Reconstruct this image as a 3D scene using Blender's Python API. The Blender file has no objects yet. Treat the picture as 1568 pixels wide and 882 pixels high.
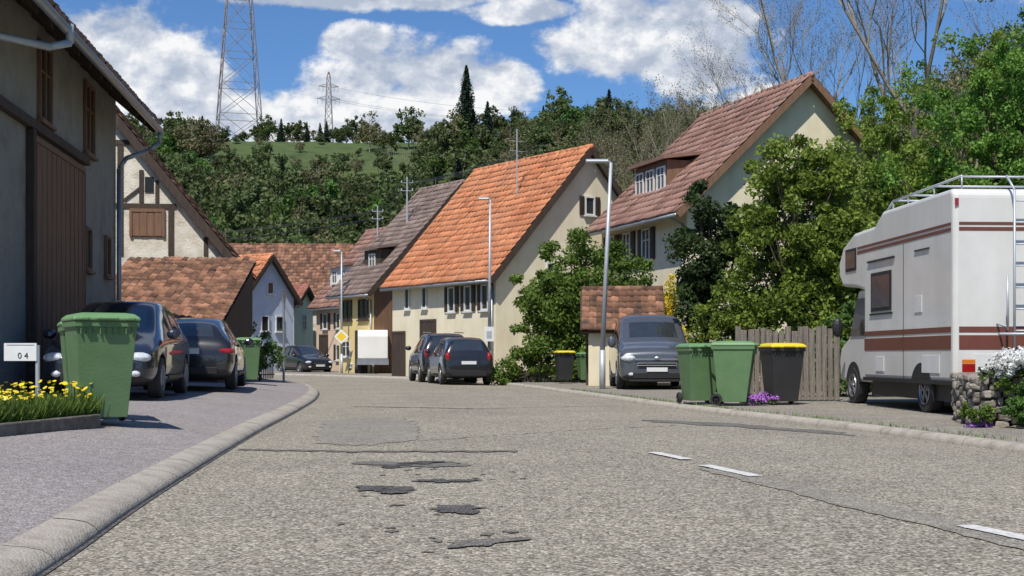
import bpy, math, random, bmesh
import numpy as np
from mathutils import Vector, Matrix
random.seed(7); rng=np.random.default_rng(7)
S=bpy.context.scene
COL=S.collection
# ------------------------------------------------------------ helpers
def empty(name,loc=(0,0,0),rz=0,sc=1.0):
    e=bpy.data.objects.new(name,None); e.location=loc; e.rotation_euler=(0,0,rz); e.scale=(sc,sc,sc)
    e.empty_display_size=.3; COL.objects.link(e); return e
class MB:
    def __init__(s): s.v=[];s.f=[];s.m=[]
    def add(s,vs,fs,mi=0):
        o=len(s.v); s.v+=[tuple(v) for v in vs]; s.f+=[tuple(i+o for i in f) for f in fs]; s.m+=[mi]*len(fs)
    def box(s,x0,x1,y0,y1,z0,z1,mi=0):
        s.add([(x0,y0,z0),(x1,y0,z0),(x1,y1,z0),(x0,y1,z0),(x0,y0,z1),(x1,y0,z1),(x1,y1,z1),(x0,y1,z1)],
              [(0,3,2,1),(4,5,6,7),(0,1,5,4),(1,2,6,5),(2,3,7,6),(3,0,4,7)],mi)
    def beam(s,a,b,r0,r1=None,n=4,mi=0,caps=True):
        if r1 is None: r1=r0
        a=Vector(a);b=Vector(b);d=b-a
        if d.length<1e-6:return
        d.normalize(); u=d.cross(Vector((0,0,1)))
        if u.length<.01: u=d.cross(Vector((1,0,0)))
        u.normalize(); w=d.cross(u)
        vs=[];
        for c,r in((a,r0),(b,r1)):
            for i in range(n):
                t=2*math.pi*(i+.5)/n; vs.append(c+u*(r*math.cos(t))+w*(r*math.sin(t)))
        fs=[(i,(i+1)%n,n+(i+1)%n,n+i) for i in range(n)]
        if caps: fs+=[tuple(range(n))[::-1],tuple(range(n,2*n))]
        s.add(vs,fs,mi)
    def tube(s,pts,r,n=8,mi=0):
        for a,b in zip(pts[:-1],pts[1:]): s.beam(a,b,r,r,n,mi)
    def prism(s,poly,x0,x1,mi=0):   # polygon in (y,z) extruded on x
        n=len(poly)
        vs=[(x0,p[0],p[1]) for p in poly]+[(x1,p[0],p[1]) for p in poly]
        s.add(vs,[(i,(i+1)%n,n+(i+1)%n,n+i) for i in range(n)]+[tuple(range(n))[::-1],tuple(range(n,2*n))],mi)
    def ell(s,c,r,mi=0,n=12,k=8):
        vs=[];fs=[]
        for j in range(k+1):
            ph=math.pi*j/k
            for i in range(n):
                t=2*math.pi*i/n
                vs.append((c[0]+r[0]*math.sin(ph)*math.cos(t),c[1]+r[1]*math.sin(ph)*math.sin(t),c[2]+r[2]*math.cos(ph)))
        for j in range(k):
            for i in range(n):
                fs.append((j*n+i,(j+1)*n+i,(j+1)*n+(i+1)%n,j*n+(i+1)%n))
        s.add(vs,fs,mi)
    def obj(s,name,mats,parent=None,bevel=0,smooth=False,seg=2):
        me=bpy.data.meshes.new(name); me.from_pydata(s.v,[],s.f)
        for m in (mats if isinstance(mats,(list,tuple)) else [mats]): me.materials.append(m)
        me.polygons.foreach_set('material_index',s.m)
        if smooth: me.polygons.foreach_set('use_smooth',[True]*len(s.f))
        me.update()
        o=bpy.data.objects.new(name,me); COL.objects.link(o)
        if parent: o.parent=parent
        if bevel:
            b=o.modifiers.new('b','BEVEL'); b.width=bevel; b.segments=seg; b.limit_method='ANGLE'
        return o
def np_mesh(name,V,F,mats,tint=None,parent=None,mi=None,smooth=False,link=True):
    V=np.asarray(V,dtype=np.float32);F=np.asarray(F,dtype=np.int32)
    k=F.shape[1]; me=bpy.data.meshes.new(name)
    me.vertices.add(len(V)); me.vertices.foreach_set('co',V.ravel())
    me.loops.add(F.size); me.loops.foreach_set('vertex_index',F.ravel())
    me.polygons.add(len(F)); me.polygons.foreach_set('loop_start',np.arange(0,F.size,k,dtype=np.int32))
    for m in (mats if isinstance(mats,(list,tuple)) else [mats]): me.materials.append(m)
    if mi is not None: me.polygons.foreach_set('material_index',np.asarray(mi,dtype=np.int32))
    me.update(calc_edges=True)
    if tint is not None:
        a=me.attributes.new('tint','FLOAT','FACE'); a.data.foreach_set('value',np.asarray(tint,dtype=np.float32))
    if smooth: me.polygons.foreach_set('use_smooth',[True]*len(F))
    if not link: return me
    o=bpy.data.objects.new(name,me); COL.objects.link(o)
    if parent:o.parent=parent
    return o
# ------------------------------------------------------------ materials
class NT:
    def __init__(s,m):
        s.m=m; s.t=m.node_tree; s.t.nodes.clear()
    def n(s,typ,**kw):
        x=s.t.nodes.new(typ)
        for k,v in kw.items(): setattr(x,k,v)
        return x
    def l(s,a,b): s.t.links.new(a,b)
    def math(s,op,a,b=None,c=None,clamp=False):
        x=s.t.nodes.new('ShaderNodeMath'); x.operation=op; x.use_clamp=clamp
        for i,v in enumerate((a,b,c)):
            if v is None: continue
            if isinstance(v,(int,float)): x.inputs[i].default_value=v
            else: s.l(v,x.inputs[i])
        return x.outputs[0]
    def mix(s,f,a,b,typ='MIX'):
        x=s.t.nodes.new('ShaderNodeMix'); x.data_type='RGBA'; x.blend_type=typ
        for sock,v in ((x.inputs[0],f),(x.inputs[6],a),(x.inputs[7],b)):
            if isinstance(v,(int,float)): sock.default_value=v
            elif isinstance(v,tuple): sock.default_value=(v[0],v[1],v[2],1)
            else: s.l(v,sock)
        return x.outputs[2]
    def ramp(s,f,stops):
        x=s.t.nodes.new('ShaderNodeValToRGB'); r=x.color_ramp
        while len(r.elements)<len(stops): r.elements.new(.5)
        for e,(p,c) in zip(r.elements,stops): e.position=p; e.color=(c[0],c[1],c[2],1)
        s.l(f,x.inputs[0]); return x.outputs[0]
def newmat(name):
    m=bpy.data.materials.new(name); m.use_nodes=True; return m,NT(m)
def pm(name,c1,c2=None,scale=3.,rough=.8,bump=0.,bscale=30.,metal=0.,tint=0.,coat=0.,spec=.5,c3=None,stretch=None,dirt=0):
    m,t=newmat(name)
    out=t.n('ShaderNodeOutputMaterial'); b=t.n('ShaderNodeBsdfPrincipled'); t.l(b.outputs[0],out.inputs[0])
    tc=t.n('ShaderNodeTexCoord'); co=tc.outputs['Object']; co0=co
    if stretch:
        mp=t.n('ShaderNodeMapping'); mp.inputs['Scale'].default_value=stretch; t.l(co,mp.inputs[0]); co=mp.outputs[0]
    if c2 is None: c2=tuple(x*.85 for x in c1)
    nz=t.n('ShaderNodeTexNoise'); nz.inputs['Scale'].default_value=scale; nz.inputs['Detail'].default_value=8; nz.inputs['Roughness'].default_value=.65
    t.l(co,nz.inputs['Vector'])
    st=[(.32,c1),(.68,c2)] if c3 is None else [(.3,c1),(.55,c2),(.72,c3)]
    col=t.ramp(nz.outputs[0],st)
    if tint:
        at=t.n('ShaderNodeAttribute',attribute_name='tint')
        v=t.math('MULTIPLY_ADD',at.outputs['Fac'],2*tint,1-tint)
        hs=t.n('ShaderNodeHueSaturation'); t.l(v,hs.inputs['Value']); t.l(col,hs.inputs['Color']); col=hs.outputs[0]
    if dirt:
        sp=t.n('ShaderNodeSeparateXYZ'); t.l(co0,sp.inputs[0])
        n4=t.n('ShaderNodeTexNoise'); n4.inputs['Scale'].default_value=1.0; n4.inputs['Detail'].default_value=7
        mp=t.n('ShaderNodeMapping'); mp.inputs['Scale'].default_value=(2.5,2.5,.35); t.l(co0,mp.inputs[0]); t.l(mp.outputs[0],n4.inputs['Vector'])
        g=t.math('MULTIPLY_ADD',sp.outputs[2],-.9,1.0,clamp=True)
        k=t.math('MULTIPLY_ADD',n4.outputs[0],1.6,-.72,clamp=True)
        f=t.math('MULTIPLY',t.math('ADD',t.math('MULTIPLY',g,.6),k),dirt,clamp=True)
        col=t.mix(f,col,(.16,.135,.10))
    t.l(col,b.inputs['Base Color'])
    b.inputs['Roughness'].default_value=rough; b.inputs['Metallic'].default_value=metal
    b.inputs['Coat Weight'].default_value=coat; b.inputs['Specular IOR Level'].default_value=spec
    if bump:
        n2=t.n('ShaderNodeTexNoise'); n2.inputs['Scale'].default_value=bscale; n2.inputs['Detail'].default_value=5
        t.l(co,n2.inputs['Vector'])
        bp=t.n('ShaderNodeBump'); bp.inputs['Strength'].default_value=min(1,bump); bp.inputs['Distance'].default_value=.02
        t.l(n2.outputs[0],bp.inputs['Height']); t.l(bp.outputs[0],b.inputs['Normal'])
    return m
def leafmat(name,dark,light,trans=.3):
    m,t=newmat(name)
    out=t.n('ShaderNodeOutputMaterial'); at=t.n('ShaderNodeAttribute',attribute_name='tint')
    oi=t.n('ShaderNodeObjectInfo')
    col=t.ramp(at.outputs['Fac'],[(.1,dark),(.9,light)])
    hs=t.n('ShaderNodeHueSaturation')
    t.l(t.math('MULTIPLY_ADD',oi.outputs['Random'],.03,.49),hs.inputs['Hue'])
    t.l(t.math('MULTIPLY_ADD',oi.outputs['Random'],.5,.8),hs.inputs['Value']); t.l(col,hs.inputs['Color'])
    b=t.n('ShaderNodeBsdfPrincipled'); b.inputs['Roughness'].default_value=.6; b.inputs['Specular IOR Level'].default_value=.25
    tr=t.n('ShaderNodeBsdfTranslucent'); mx=t.n('ShaderNodeMixShader'); mx.inputs[0].default_value=trans
    t.l(hs.outputs[0],b.inputs['Base Color']); t.l(hs.outputs[0],tr.inputs[0])
    t.l(b.outputs[0],mx.inputs[1]); t.l(tr.outputs[0],mx.inputs[2]); t.l(mx.outputs[0],out.inputs[0])
    return m
def aggregate(name,cols,cell=70,var=(.75,1.1),bump=.5,patch=.35,gapc=.4):
    m,t=newmat(name)
    out=t.n('ShaderNodeOutputMaterial'); b=t.n('ShaderNodeBsdfPrincipled'); t.l(b.outputs[0],out.inputs[0])
    tc=t.n('ShaderNodeTexCoord'); co=tc.outputs['Object']
    v=t.n('ShaderNodeTexVoronoi'); v.inputs['Scale'].default_value=cell; t.l(co,v.inputs['Vector'])
    sp=t.n('ShaderNodeSeparateColor'); t.l(v.outputs['Color'],sp.inputs[0])
    c=t.ramp(sp.outputs[0],cols)
    gap=t.ramp(v.outputs['Distance'],[(.4,(1,1,1)),(.8,(gapc,gapc*.96,gapc*.92))])
    c=t.mix(.9,c,gap,'MULTIPLY')
    nz=t.n('ShaderNodeTexNoise'); nz.inputs['Scale'].default_value=patch; nz.inputs['Detail'].default_value=7; nz.inputs['Roughness'].default_value=.7; t.l(co,nz.inputs['Vector'])
    g=t.ramp(nz.outputs[0],[(.3,(var[0],var[0],var[0]*1.02)),(.7,(var[1],)*3)])
    c=t.mix(1.,c,g,'MULTIPLY')
    n3=t.n('ShaderNodeTexNoise'); n3.inputs['Scale'].default_value=13; n3.inputs['Detail'].default_value=8; n3.inputs['Roughness'].default_value=.75; t.l(co,n3.inputs['Vector'])
    g3=t.ramp(n3.outputs[0],[(.33,(.70,.69,.68)),(.62,(1.12,1.12,1.12))]); c=t.mix(1.,c,g3,'MULTIPLY')
    t.l(c,b.inputs['Base Color']); b.inputs['Roughness'].default_value=.85; b.inputs['Specular IOR Level'].default_value=.3
    bp=t.n('ShaderNodeBump'); bp.inputs['Strength'].default_value=bump; bp.inputs['Distance'].default_value=.008; bp.invert=True
    t.l(v.outputs['Distance'],bp.inputs['Height']); t.l(bp.outputs[0],b.inputs['Normal'])
    return m
M={}
M['road']=aggregate('chipseal',[(.0,(.15,.138,.115)),(.3,(.315,.29,.225)),(.7,(.43,.39,.305)),(.95,(.62,.575,.48))],62,(.80,1.06),.7,.4,.36)
M['walk']=aggregate('pavement_asphalt',[(.0,(.22,.20,.195)),(.5,(.345,.315,.305)),(1,(.51,.47,.455))],90,(.84,1.06),.4,.5,.5)
M['walkR']=aggregate('pavement_right',[(.0,(.17,.155,.13)),(.5,(.33,.30,.25)),(1,(.45,.415,.35))],75,(.78,1.1),.4,.8,.5)
M['patch']=aggregate('tar_patch',[(.0,(.045,.044,.046)),(.6,(.10,.095,.092)),(1,(.26,.24,.22))],110,(.7,1.25),.5,4)
M['patchl']=aggregate('repair_patch',[(.0,(.19,.178,.15)),(.6,(.30,.28,.235)),(1,(.46,.43,.36))],85,(.85,1.1),.4,2,.5)
M['seam']=aggregate('tar_seam',[(.0,(.11,.105,.095)),(.6,(.18,.17,.15)),(1,(.32,.30,.26))],95,(.7,1.2),.3,2,.5)
M['kerb']=pm('kerb_concrete',(.27,.24,.20),(.42,.38,.32),5,.9,.7,60,c3=(.34,.31,.26))
M['paint']=pm('road_paint',(.75,.75,.72),(.42,.41,.38),22,.7,.3,60)
M['ground']=pm('grass_ground',(.030,.052,.014),(.065,.10,.024),.15,.95,.6,3,c3=(.05,.075,.02))
M['soil']=pm('soil_grass',(.05,.06,.02),(.10,.12,.035),4,.95,.8,20)
M['barnwall']=pm('render_grey',(.20,.185,.16),(.32,.30,.26),1.3,.95,1,45,c3=(.26,.24,.21),dirt=.5)
M['wood_br']=pm('wood_brown',(.15,.08,.045),(.24,.135,.08),2,.75,.5,14,stretch=(6,6,.6))
M['wood_dk']=pm('wood_dark',(.035,.024,.018),(.075,.05,.035),2,.8,.5,14,stretch=(5,5,1))
M['wood_gr']=pm('wood_weathered',(.13,.11,.09),(.30,.26,.22),3,.9,.8,20,stretch=(8,8,.5))
M['cream']=pm('plaster_cream',(.72,.64,.45),(.82,.75,.57),.9,.9,.3,40,dirt=.3)
M['white']=pm('plaster_white',(.72,.71,.67),(.82,.81,.78),.8,.9,.2,40,dirt=.15)
M['oldwhite']=pm('plaster_old',(.46,.40,.31),(.74,.69,.58),2.2,.95,.9,18,c3=(.80,.76,.66),dirt=.45)
M['pink']=pm('plaster_pink',(.66,.47,.34),(.74,.56,.42),.8,.9,.2,40,dirt=.2)
M['yellow']=pm('plaster_yellow',(.66,.50,.20),(.76,.60,.28),.8,.9,.2,40,dirt=.2)
M['blue']=pm('plaster_blue',(.50,.60,.74),(.60,.69,.80),.8,.9,.2,40,dirt=.15)
M['t_or']=pm('tile_orange',(.44,.15,.065),(.56,.225,.105),.7,.85,.4,25,tint=.2,c3=(.38,.18,.105))
M['t_br']=pm('tile_brown',(.22,.115,.085),(.32,.18,.14),.8,.85,.4,25,tint=.22,c3=(.27,.19,.15))
M['t_gb']=pm('tile_greybrown',(.17,.12,.10),(.27,.20,.17),.8,.85,.4,25,tint=.25)
M['t_rd']=pm('tile_redbrown',(.24,.085,.06),(.33,.14,.10),.8,.85,.4,25,tint=.22)
M['t_old']=pm('tile_old',(.075,.05,.035),(.24,.115,.068),2.4,.9,.5,25,tint=.5,c3=(.30,.19,.12))
M['glass']=pm('window_glass',(.03,.035,.04),(.03,.035,.04),rough=.05,spec=.8)
M['cglass']=pm('car_glass',(.035,.042,.045),(.025,.03,.032),2,.04,spec=1.0,coat=1.0)
M['glass2']=pm('curtained_glass',(.10,.085,.07),(.03,.03,.03),5,.1,spec=.7)
M['frame']=pm('window_frame_white',(.7,.7,.68),(.6,.6,.58),3,.6)
M['zinc']=pm('zinc',(.38,.40,.42),(.28,.30,.32),3,.45,metal=.6)
M['galv']=pm('galvanised_steel',(.50,.53,.56),(.42,.45,.48),4,.5,metal=.35)
M['pyl']=pm('pylon_steel',(.20,.17,.17),(.26,.22,.22),1,.7)
M['wire']=pm('wire_dark',(.05,.05,.055),(.05,.05,.055),1,.7)
M['bing']=pm('bin_green',(.085,.175,.07),(.11,.21,.09),4,.55,.15,40,dirt=.15)
M['bingl']=pm('bin_lid_green',(.12,.24,.10),(.15,.28,.12),4,.5,.15,40)
M['bink']=pm('bin_black',(.02,.021,.023),(.03,.031,.033),3,.5)
M['biny']=pm('bin_yellow',(.75,.58,.02),(.65,.5,.02),3,.5)
M['rub']=pm('rubber',(.018,.018,.019),(.03,.03,.03),5,.8)
M['trim']=pm('black_trim',(.012,.012,.013),(.02,.02,.02),5,.5)
M['rim']=pm('alloy',(.35,.36,.38),(.28,.29,.30),5,.35,metal=.7)
M['lamp']=pm('headlamp_glass',(.75,.78,.82),(.40,.43,.46),14,.08,spec=.9,coat=.6)
M['tail']=pm('taillight_red',(.35,.012,.012),(.25,.01,.01),12,.15,coat=.6)
M['amber']=pm('indicator_orange',(.7,.2,.02),(.6,.16,.02),12,.2,coat=.6)
M['plate']=pm('number_plate',(.72,.73,.74),(.62,.63,.64),20,.4)
M['cblack']=pm('paint_black',(.012,.012,.014),(.016,.016,.018),4,.25,coat=.9)
M['cblue']=pm('paint_darkblue',(.014,.018,.03),(.018,.022,.036),4,.22,coat=.9)
M['cgrey']=pm('paint_darkgrey',(.085,.095,.115),(.095,.105,.125),4,.28,coat=.9,metal=.3)
M['csilver']=pm('paint_silver',(.42,.41,.38),(.38,.37,.35),4,.3,coat=.8,metal=.4)
M['campw']=pm('camper_white',(.60,.59,.55),(.70,.69,.66),1.2,.4,.03,8,coat=.2,dirt=.22)
M['campb']=pm('camper_stripe',(.17,.055,.035),(.13,.045,.03),4,.4)
M['stone']=pm('rubble_stone',(.12,.105,.085),(.30,.27,.23),7,.95,1,16,tint=.35)
M['signw']=pm('sign_white',(.78,.78,.77),(.7,.7,.69),5,.4)
M['signy']=pm('sign_yellow',(.8,.55,.03),(.75,.5,.03),5,.4)
M['bark']=pm('bark',(.07,.055,.04),(.14,.115,.09),6,.95,.8,20)
M['barkl']=pm('bark_light',(.20,.17,.13),(.32,.28,.22),6,.95,.8,20)
L_fresh=leafmat('leaf_fresh',(.05,.105,.016),(.21,.33,.06),.35)
L_mid=leafmat('leaf_mid',(.035,.07,.014),(.13,.22,.045),.3)
L_yel=leafmat('leaf_yellowgreen',(.075,.115,.016),(.26,.345,.06),.4)
L_dark=leafmat('leaf_dark',(.014,.030,.009),(.055,.09,.024),.15)
L_conif=leafmat('needle_dark',(.010,.020,.011),(.032,.055,.028),.1)
L_forest=leafmat('leaf_forest',(.042,.062,.020),(.145,.18,.062),.3)
L_brown=leafmat('leaf_bud',(.10,.09,.04),(.25,.23,.115),.3)
L_fors=leafmat('blossom_yellow',(.40,.28,.02),(.72,.52,.06),.3)
L_white=leafmat('blossom_white',(.7,.7,.68),(.9,.9,.88),.3)
L_purp=leafmat('blossom_purple',(.22,.08,.38),(.45,.22,.62),.2)
L_grass=leafmat('grass_blade',(.05,.10,.015),(.20,.30,.06),.3)

# ------------------------------------------------------------ curves, road
def catmull(P,step=12):
    P=[np.array(p,float) for p in P]; P=[2*P[0]-P[1]]+P+[2*P[-1]-P[-2]]; out=[]
    for i in range(1,len(P)-2):
        p0,p1,p2,p3=P[i-1:i+3]
        for k in range(step):
            t=k/step
            out.append(.5*((2*p1)+(-p0+p2)*t+(2*p0-5*p1+4*p2-p3)*t*t+(-p0+3*p1-3*p2+p3)*t**3))
    out.append(P[-2]); return np.array(out)
KL=catmull([(-.8,-8),(-1.5,0),(-2.04,5.6),(-2.42,8.8),(-3.12,15.8),(-3.65,22),(-4.35,29),(-5.4,36),(-7.2,44),(-10.8,52),(-15.5,60),(-22,68),(-32,77),(-60,95)])
KR=catmull([(7.2,-8),(6.6,0),(5.9,6.5),(4.96,12.65),(4.25,17),(3.0,23),(1.4,33),(-.3,42.5),(-2.5,49),(-6,56),(-10.5,63),(-17,71),(-26,80),(-56,100)])
class Path:
    def __init__(s,P):
        s.P=P; d=np.r_[0,np.cumsum(np.hypot(*np.diff(P,axis=0).T))]; s.d=d; s.L=d[-1]
    def at(s,t):
        x=np.interp(t,s.d,s.P[:,0]);y=np.interp(t,s.d,s.P[:,1])
        x2=np.interp(t+.3,s.d,s.P[:,0]);y2=np.interp(t+.3,s.d,s.P[:,1]);x1=np.interp(t-.3,s.d,s.P[:,0]);y1=np.interp(t-.3,s.d,s.P[:,1])
        dx,dy=x2-x1,y2-y1; l=math.hypot(dx,dy); return x,y,-dy/l,dx/l   # left normal
PL=Path(KL);PR=Path(KR)
def strip(name,path,ts,prof,sgn,mat,parent=None,joint=0,jit=0):
    V=[];F=[]
    k=len(prof)
    if joint:
        segs=[(a+.003,a+.25,a+.5,a+.75,a+.997) for a in np.arange(ts[0],ts[-1],1.0)]
    else: segs=[ts]
    for sg in segs:
        jz=random.uniform(-.003,.003) if joint else 0
        base=len(V)
        for t in sg:
            x,y,nx,ny=path.at(t); jj=random.uniform(-jit,jit)
            for o,z in prof: V.append((x+nx*(o+jj)*sgn,y+ny*(o+jj)*sgn,z+jz))
        for i in range(len(sg)-1):
            for j in range(k-1):
                a=base+i*k+j; q=(a,a+1,a+k+1,a+k); F.append(q if sgn<0 else q[::-1])
    return np_mesh(name,V,F,mat,parent=parent,smooth=True)
n=160
tl=np.linspace(0,PL.L,n);tr=np.linspace(0,PR.L,n)
V=[];F=[];K=9
for i in range(n):
    a=PL.at(tl[i]);b=PR.at(tr[i])
    for j in range(K):
        u=j/(K-1); V.append((a[0]*(1-u)+b[0]*u,a[1]*(1-u)+b[1]*u,0.035*math.sin(math.pi*u)))
for i in range(n-1):
    for j in range(K-1):
        a=i*K+j; F.append((a,a+1,a+K+1,a+K))
np_mesh('road',V,F,M['road'],smooth=True)
def roadz(x,y):
    xl=np.interp(y,KL[:,1],KL[:,0]);xr=np.interp(y,KR[:,1],KR[:,0]); u=(x-xl)/(xr-xl); return .035*math.sin(math.pi*min(1,max(0,u)))
strip('kerb',PL,[0,PL.L-1],[(0,-.03),(.0,.02),(.02,.045),(.06,.07),(.13,.085),(.24,.095)],1,M['kerb'],joint=1)
strip('kerb',PR,[0,PR.L-1],[(0,-.03),(0,.02),(.02,.06),(.05,.08),(.16,.088)],-1,M['kerb'],joint=1)
strip('pavement',PL,np.linspace(0,PL.L,200),[(.24,.090),(.6,.125),(1.5,.225),(3,.28),(6,.29),(9,.3),(9.2,-.2)],1,M['walk'])
strip('pavement',PR,np.linspace(0,PR.L,200),[(.16,.084),(1.5,.10),(3,.11),(6.3,.12),(6.5,-.2)],-1,M['walkR'])
strip('gutter_joint',PL,np.linspace(0,60,500),[(-.03,.006),(-.001,.006)],1,M['patch'],jit=.0)
def flat(name,pts,mat,dz=.006):
    cx=sum(p[0] for p in pts)/len(pts);cy=sum(p[1] for p in pts)/len(pts)
    rings=6; V=[(cx,cy,roadz(cx,cy)+dz)]; nn=len(pts)
    mb=MB()
    for r in range(1,rings+1):
        for p in pts:
            x=cx+(p[0]-cx)*r/rings;y=cy+(p[1]-cy)*r/rings; V.append((x,y,roadz(x,y)+dz))
    fs=[(0,1+i,1+(i+1)%nn) for i in range(nn)]
    for r in range(rings-1):
        for i in range(nn):
            a=1+r*nn+i;b=1+r*nn+(i+1)%nn; fs.append((a,a+nn,b+nn,b))
    mb.add(V,fs); o=mb.obj(name,mat); return o
def rough_edge(pts,k=9,a=.07):
    out=[]
    for p,q in zip(pts,pts[1:]+pts[:1]):
        for i in range(k):
            u=i/k; out.append((p[0]*(1-u)+q[0]*u+random.uniform(-a,a),p[1]*(1-u)+q[1]*u+random.uniform(-a,a)*2))
    return out
def blob(name,cx,cy,rx,ry,mat,jag=.25,dz=.008,n=70):
    ph=[random.uniform(0,6.28) for _ in range(9)]
    pts=[]
    for i in range(n):
        t=2*math.pi*i/n; r=1+jag*sum(math.sin((k+2)*t+ph[k])/(k+1.3) for k in range(9))*.6+random.uniform(-.13,.13)
        pts.append((cx+rx*r*math.cos(t),cy+ry*r*math.sin(t)))
    return flat(name,pts,mat,dz)
blob('pothole_patch',-.85,11.1,.36,.30,M['seam'],.9,.006)
blob('pothole_patch',-.78,11.25,.20,.12,M['patch'],.9,.011)
blob('pothole_patch',-1.0,10.95,.13,.10,M['patch'],.9,.0115)
blob('pothole_patch',-.93,9.15,.14,.2,M['patch'],.9)
blob('pothole_patch',-.80,8.92,.15,.11,M['patch'],.9,.0095)
blob('pothole_patch',-.50,9.62,.19,.13,M['patch'],.6)
blob('pothole_patch',-.33,7.85,.18,.17,M['patch'],.6)
blob('pothole_patch',-.15,6.45,.17,.12,M['seam'],.8)
for _ in range(26): blob('gravel_scar',random.uniform(-1.1,.2),random.uniform(6,11.5),random.uniform(.015,.04),random.uniform(.015,.05),M['seam'],.6,.0055,14)
flat('road_repair',rough_edge([(-2.05,13.8),(-1.5,13.6),(-1.05,14.3),(-1.2,17),(-1.55,19.2),(-2.1,19.6),(-2.7,19),(-2.4,16)]),M['patchl'],.005)
flat('road_repair',rough_edge([(4.0,15.4),(4.05,16.0),(3.0,18.1),(1.9,18.8),(2.0,18.2),(3.0,17)]),M['seam'],.005)
def stripe(name,a,b,w,mat,dz=.008,jag=0,nn=14):
    a=Vector((a[0],a[1]));b=Vector((b[0],b[1]));d=(b-a).normalized();p=Vector((-d.y,d.x))*w/2; V=[];F=[]
    off=0
    for i in range(nn+1):
        off=off*.7+random.uniform(-jag,jag)*1.5
        c=a+(b-a)*i/nn+p.normalized()*off
        for q in (c-p+p.normalized()*random.uniform(-jag,jag)*.5,c+p+p.normalized()*random.uniform(-jag,jag)*.5): V.append((q.x,q.y,roadz(q.x,q.y)+dz))
    for i in range(nn): F.append((2*i,2*i+1,2*i+3,2*i+2))
    m=MB(); m.add(V,F); return m.obj(name,mat)
stripe('tar_seam',(-2.75,13.2),(-1.6,12.7),.16,M['seam'],.007,.03,30)
stripe('tar_seam',(-1.6,12.7),(.05,12.5),.16,M['seam'],.0075,.03,40)
stripe('tar_seam',(-2.9,24),(-.6,22.5),.12,M['seam'],.007,.03,20)
stripe('tar_seam',(-1.05,14.2),(2.6,17.8),.022,M['seam'],.007,.03,60)
stripe('tar_seam',(-.6,22.5),(2.2,24.5),.05,M['seam'],.007,.03,40)
stripe('road_repair',(1.62,10.6),(2.95,4.2),.30,M['patchl'],.005,.015,60)
stripe('lane_marking',(1.33,12.3),(1.53,11.45),.12,M['paint'],.011,.004,30)
stripe('lane_marking',(1.60,10.85),(1.84,9.85),.12,M['paint'],.011,.004,30)
stripe('lane_marking',(2.42,7.0),(2.68,6.1),.12,M['paint'],.011,.004,30)
# ------------------------------------------------------------ terrain
def gz(x,y):
    hb=np.interp(y,[-99,118,300,330,375,400,520,700,3000],[0,0,36,50,63.5,66,68,60,60])
    hb=hb*(1+.03*np.sin(x*.021+.4)+.015*np.sin(x*.06)) * np.interp(x,[-900,-300,-60,60,200],[.8,.97,1,1,1.1])
    rr=np.clip((x+.17*y-18)*.42,0,38)*np.interp(y,[-60,0,30,400,700],[.1,.4,1,1,.6])
    ll=np.clip((-x-45-.3*y)*.2,0,15)
    return np.maximum(np.maximum(hb,rr),ll)-.06
xs=np.unique(np.r_[np.linspace(-1500,-200,20),np.linspace(-200,200,110),np.linspace(200,1500,20)])
ys=np.unique(np.r_[-200,-60,np.linspace(-20,420,130),np.linspace(430,3000,30)])
X,Y=np.meshgrid(xs,ys); Z=gz(X,Y)+np.where(gz(X,Y)>.5,rng.normal(0,.25,X.shape),0)
V=np.stack([X,Y,Z],-1).reshape(-1,3); w=len(xs);h=len(ys)
I=(np.arange(h-1)[:,None]*w+np.arange(w-1)[None]).ravel()
np_mesh('ground',V,np.stack([I,I+1,I+w+1,I+w],1),M['ground'],smooth=True)

# ------------------------------------------------------------ foliage
def leafcloud(ells,n,size,clumps=60,cr=.45,up=.3,edge=.45,aspect=.55):
    E=np.array([e[:6] for e in ells],float); wt=E[:,3]*E[:,4]*E[:,5]; wt=wt**.8; wt/=wt.sum()
    ei=rng.choice(len(E),clumps,p=wt)
    d=rng.normal(size=(clumps,3)); d/=np.linalg.norm(d,axis=1)[:,None]
    r=rng.random(clumps)**edge
    C=E[ei,:3]+d*r[:,None]*E[ei,3:6]
    csz=cr*rng.uniform(.5,1.4,clumps); ct=rng.random(clumps)
    ci=rng.integers(0,clumps,n)
    dd=rng.normal(size=(n,3)); dd/=np.linalg.norm(dd,axis=1)[:,None]; rr=rng.random(n)**.5
    P=C[ci]+dd*(rr*csz[ci])[:,None]*np.array([1,1,.8])
    nn=rng.normal(size=(n,3))+dd*.6; nn[:,2]+=up; nn/=np.linalg.norm(nn,axis=1)[:,None]
    a=np.cross(nn,rng.normal(size=(n,3))); a/=np.linalg.norm(a,axis=1)[:,None]; b=np.cross(nn,a)
    s=size*rng.uniform(.6,1.4,n)[:,None]
    V=np.stack([P-a*s,P-b*s*aspect,P+a*s,P+b*s*aspect],1).reshape(-1,3)
    F=np.arange(4*n).reshape(n,4)
    t=np.clip(.1+.5*ct[ci]+.4*rng.random(n),0,1)
    return V,F,t,C
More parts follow.
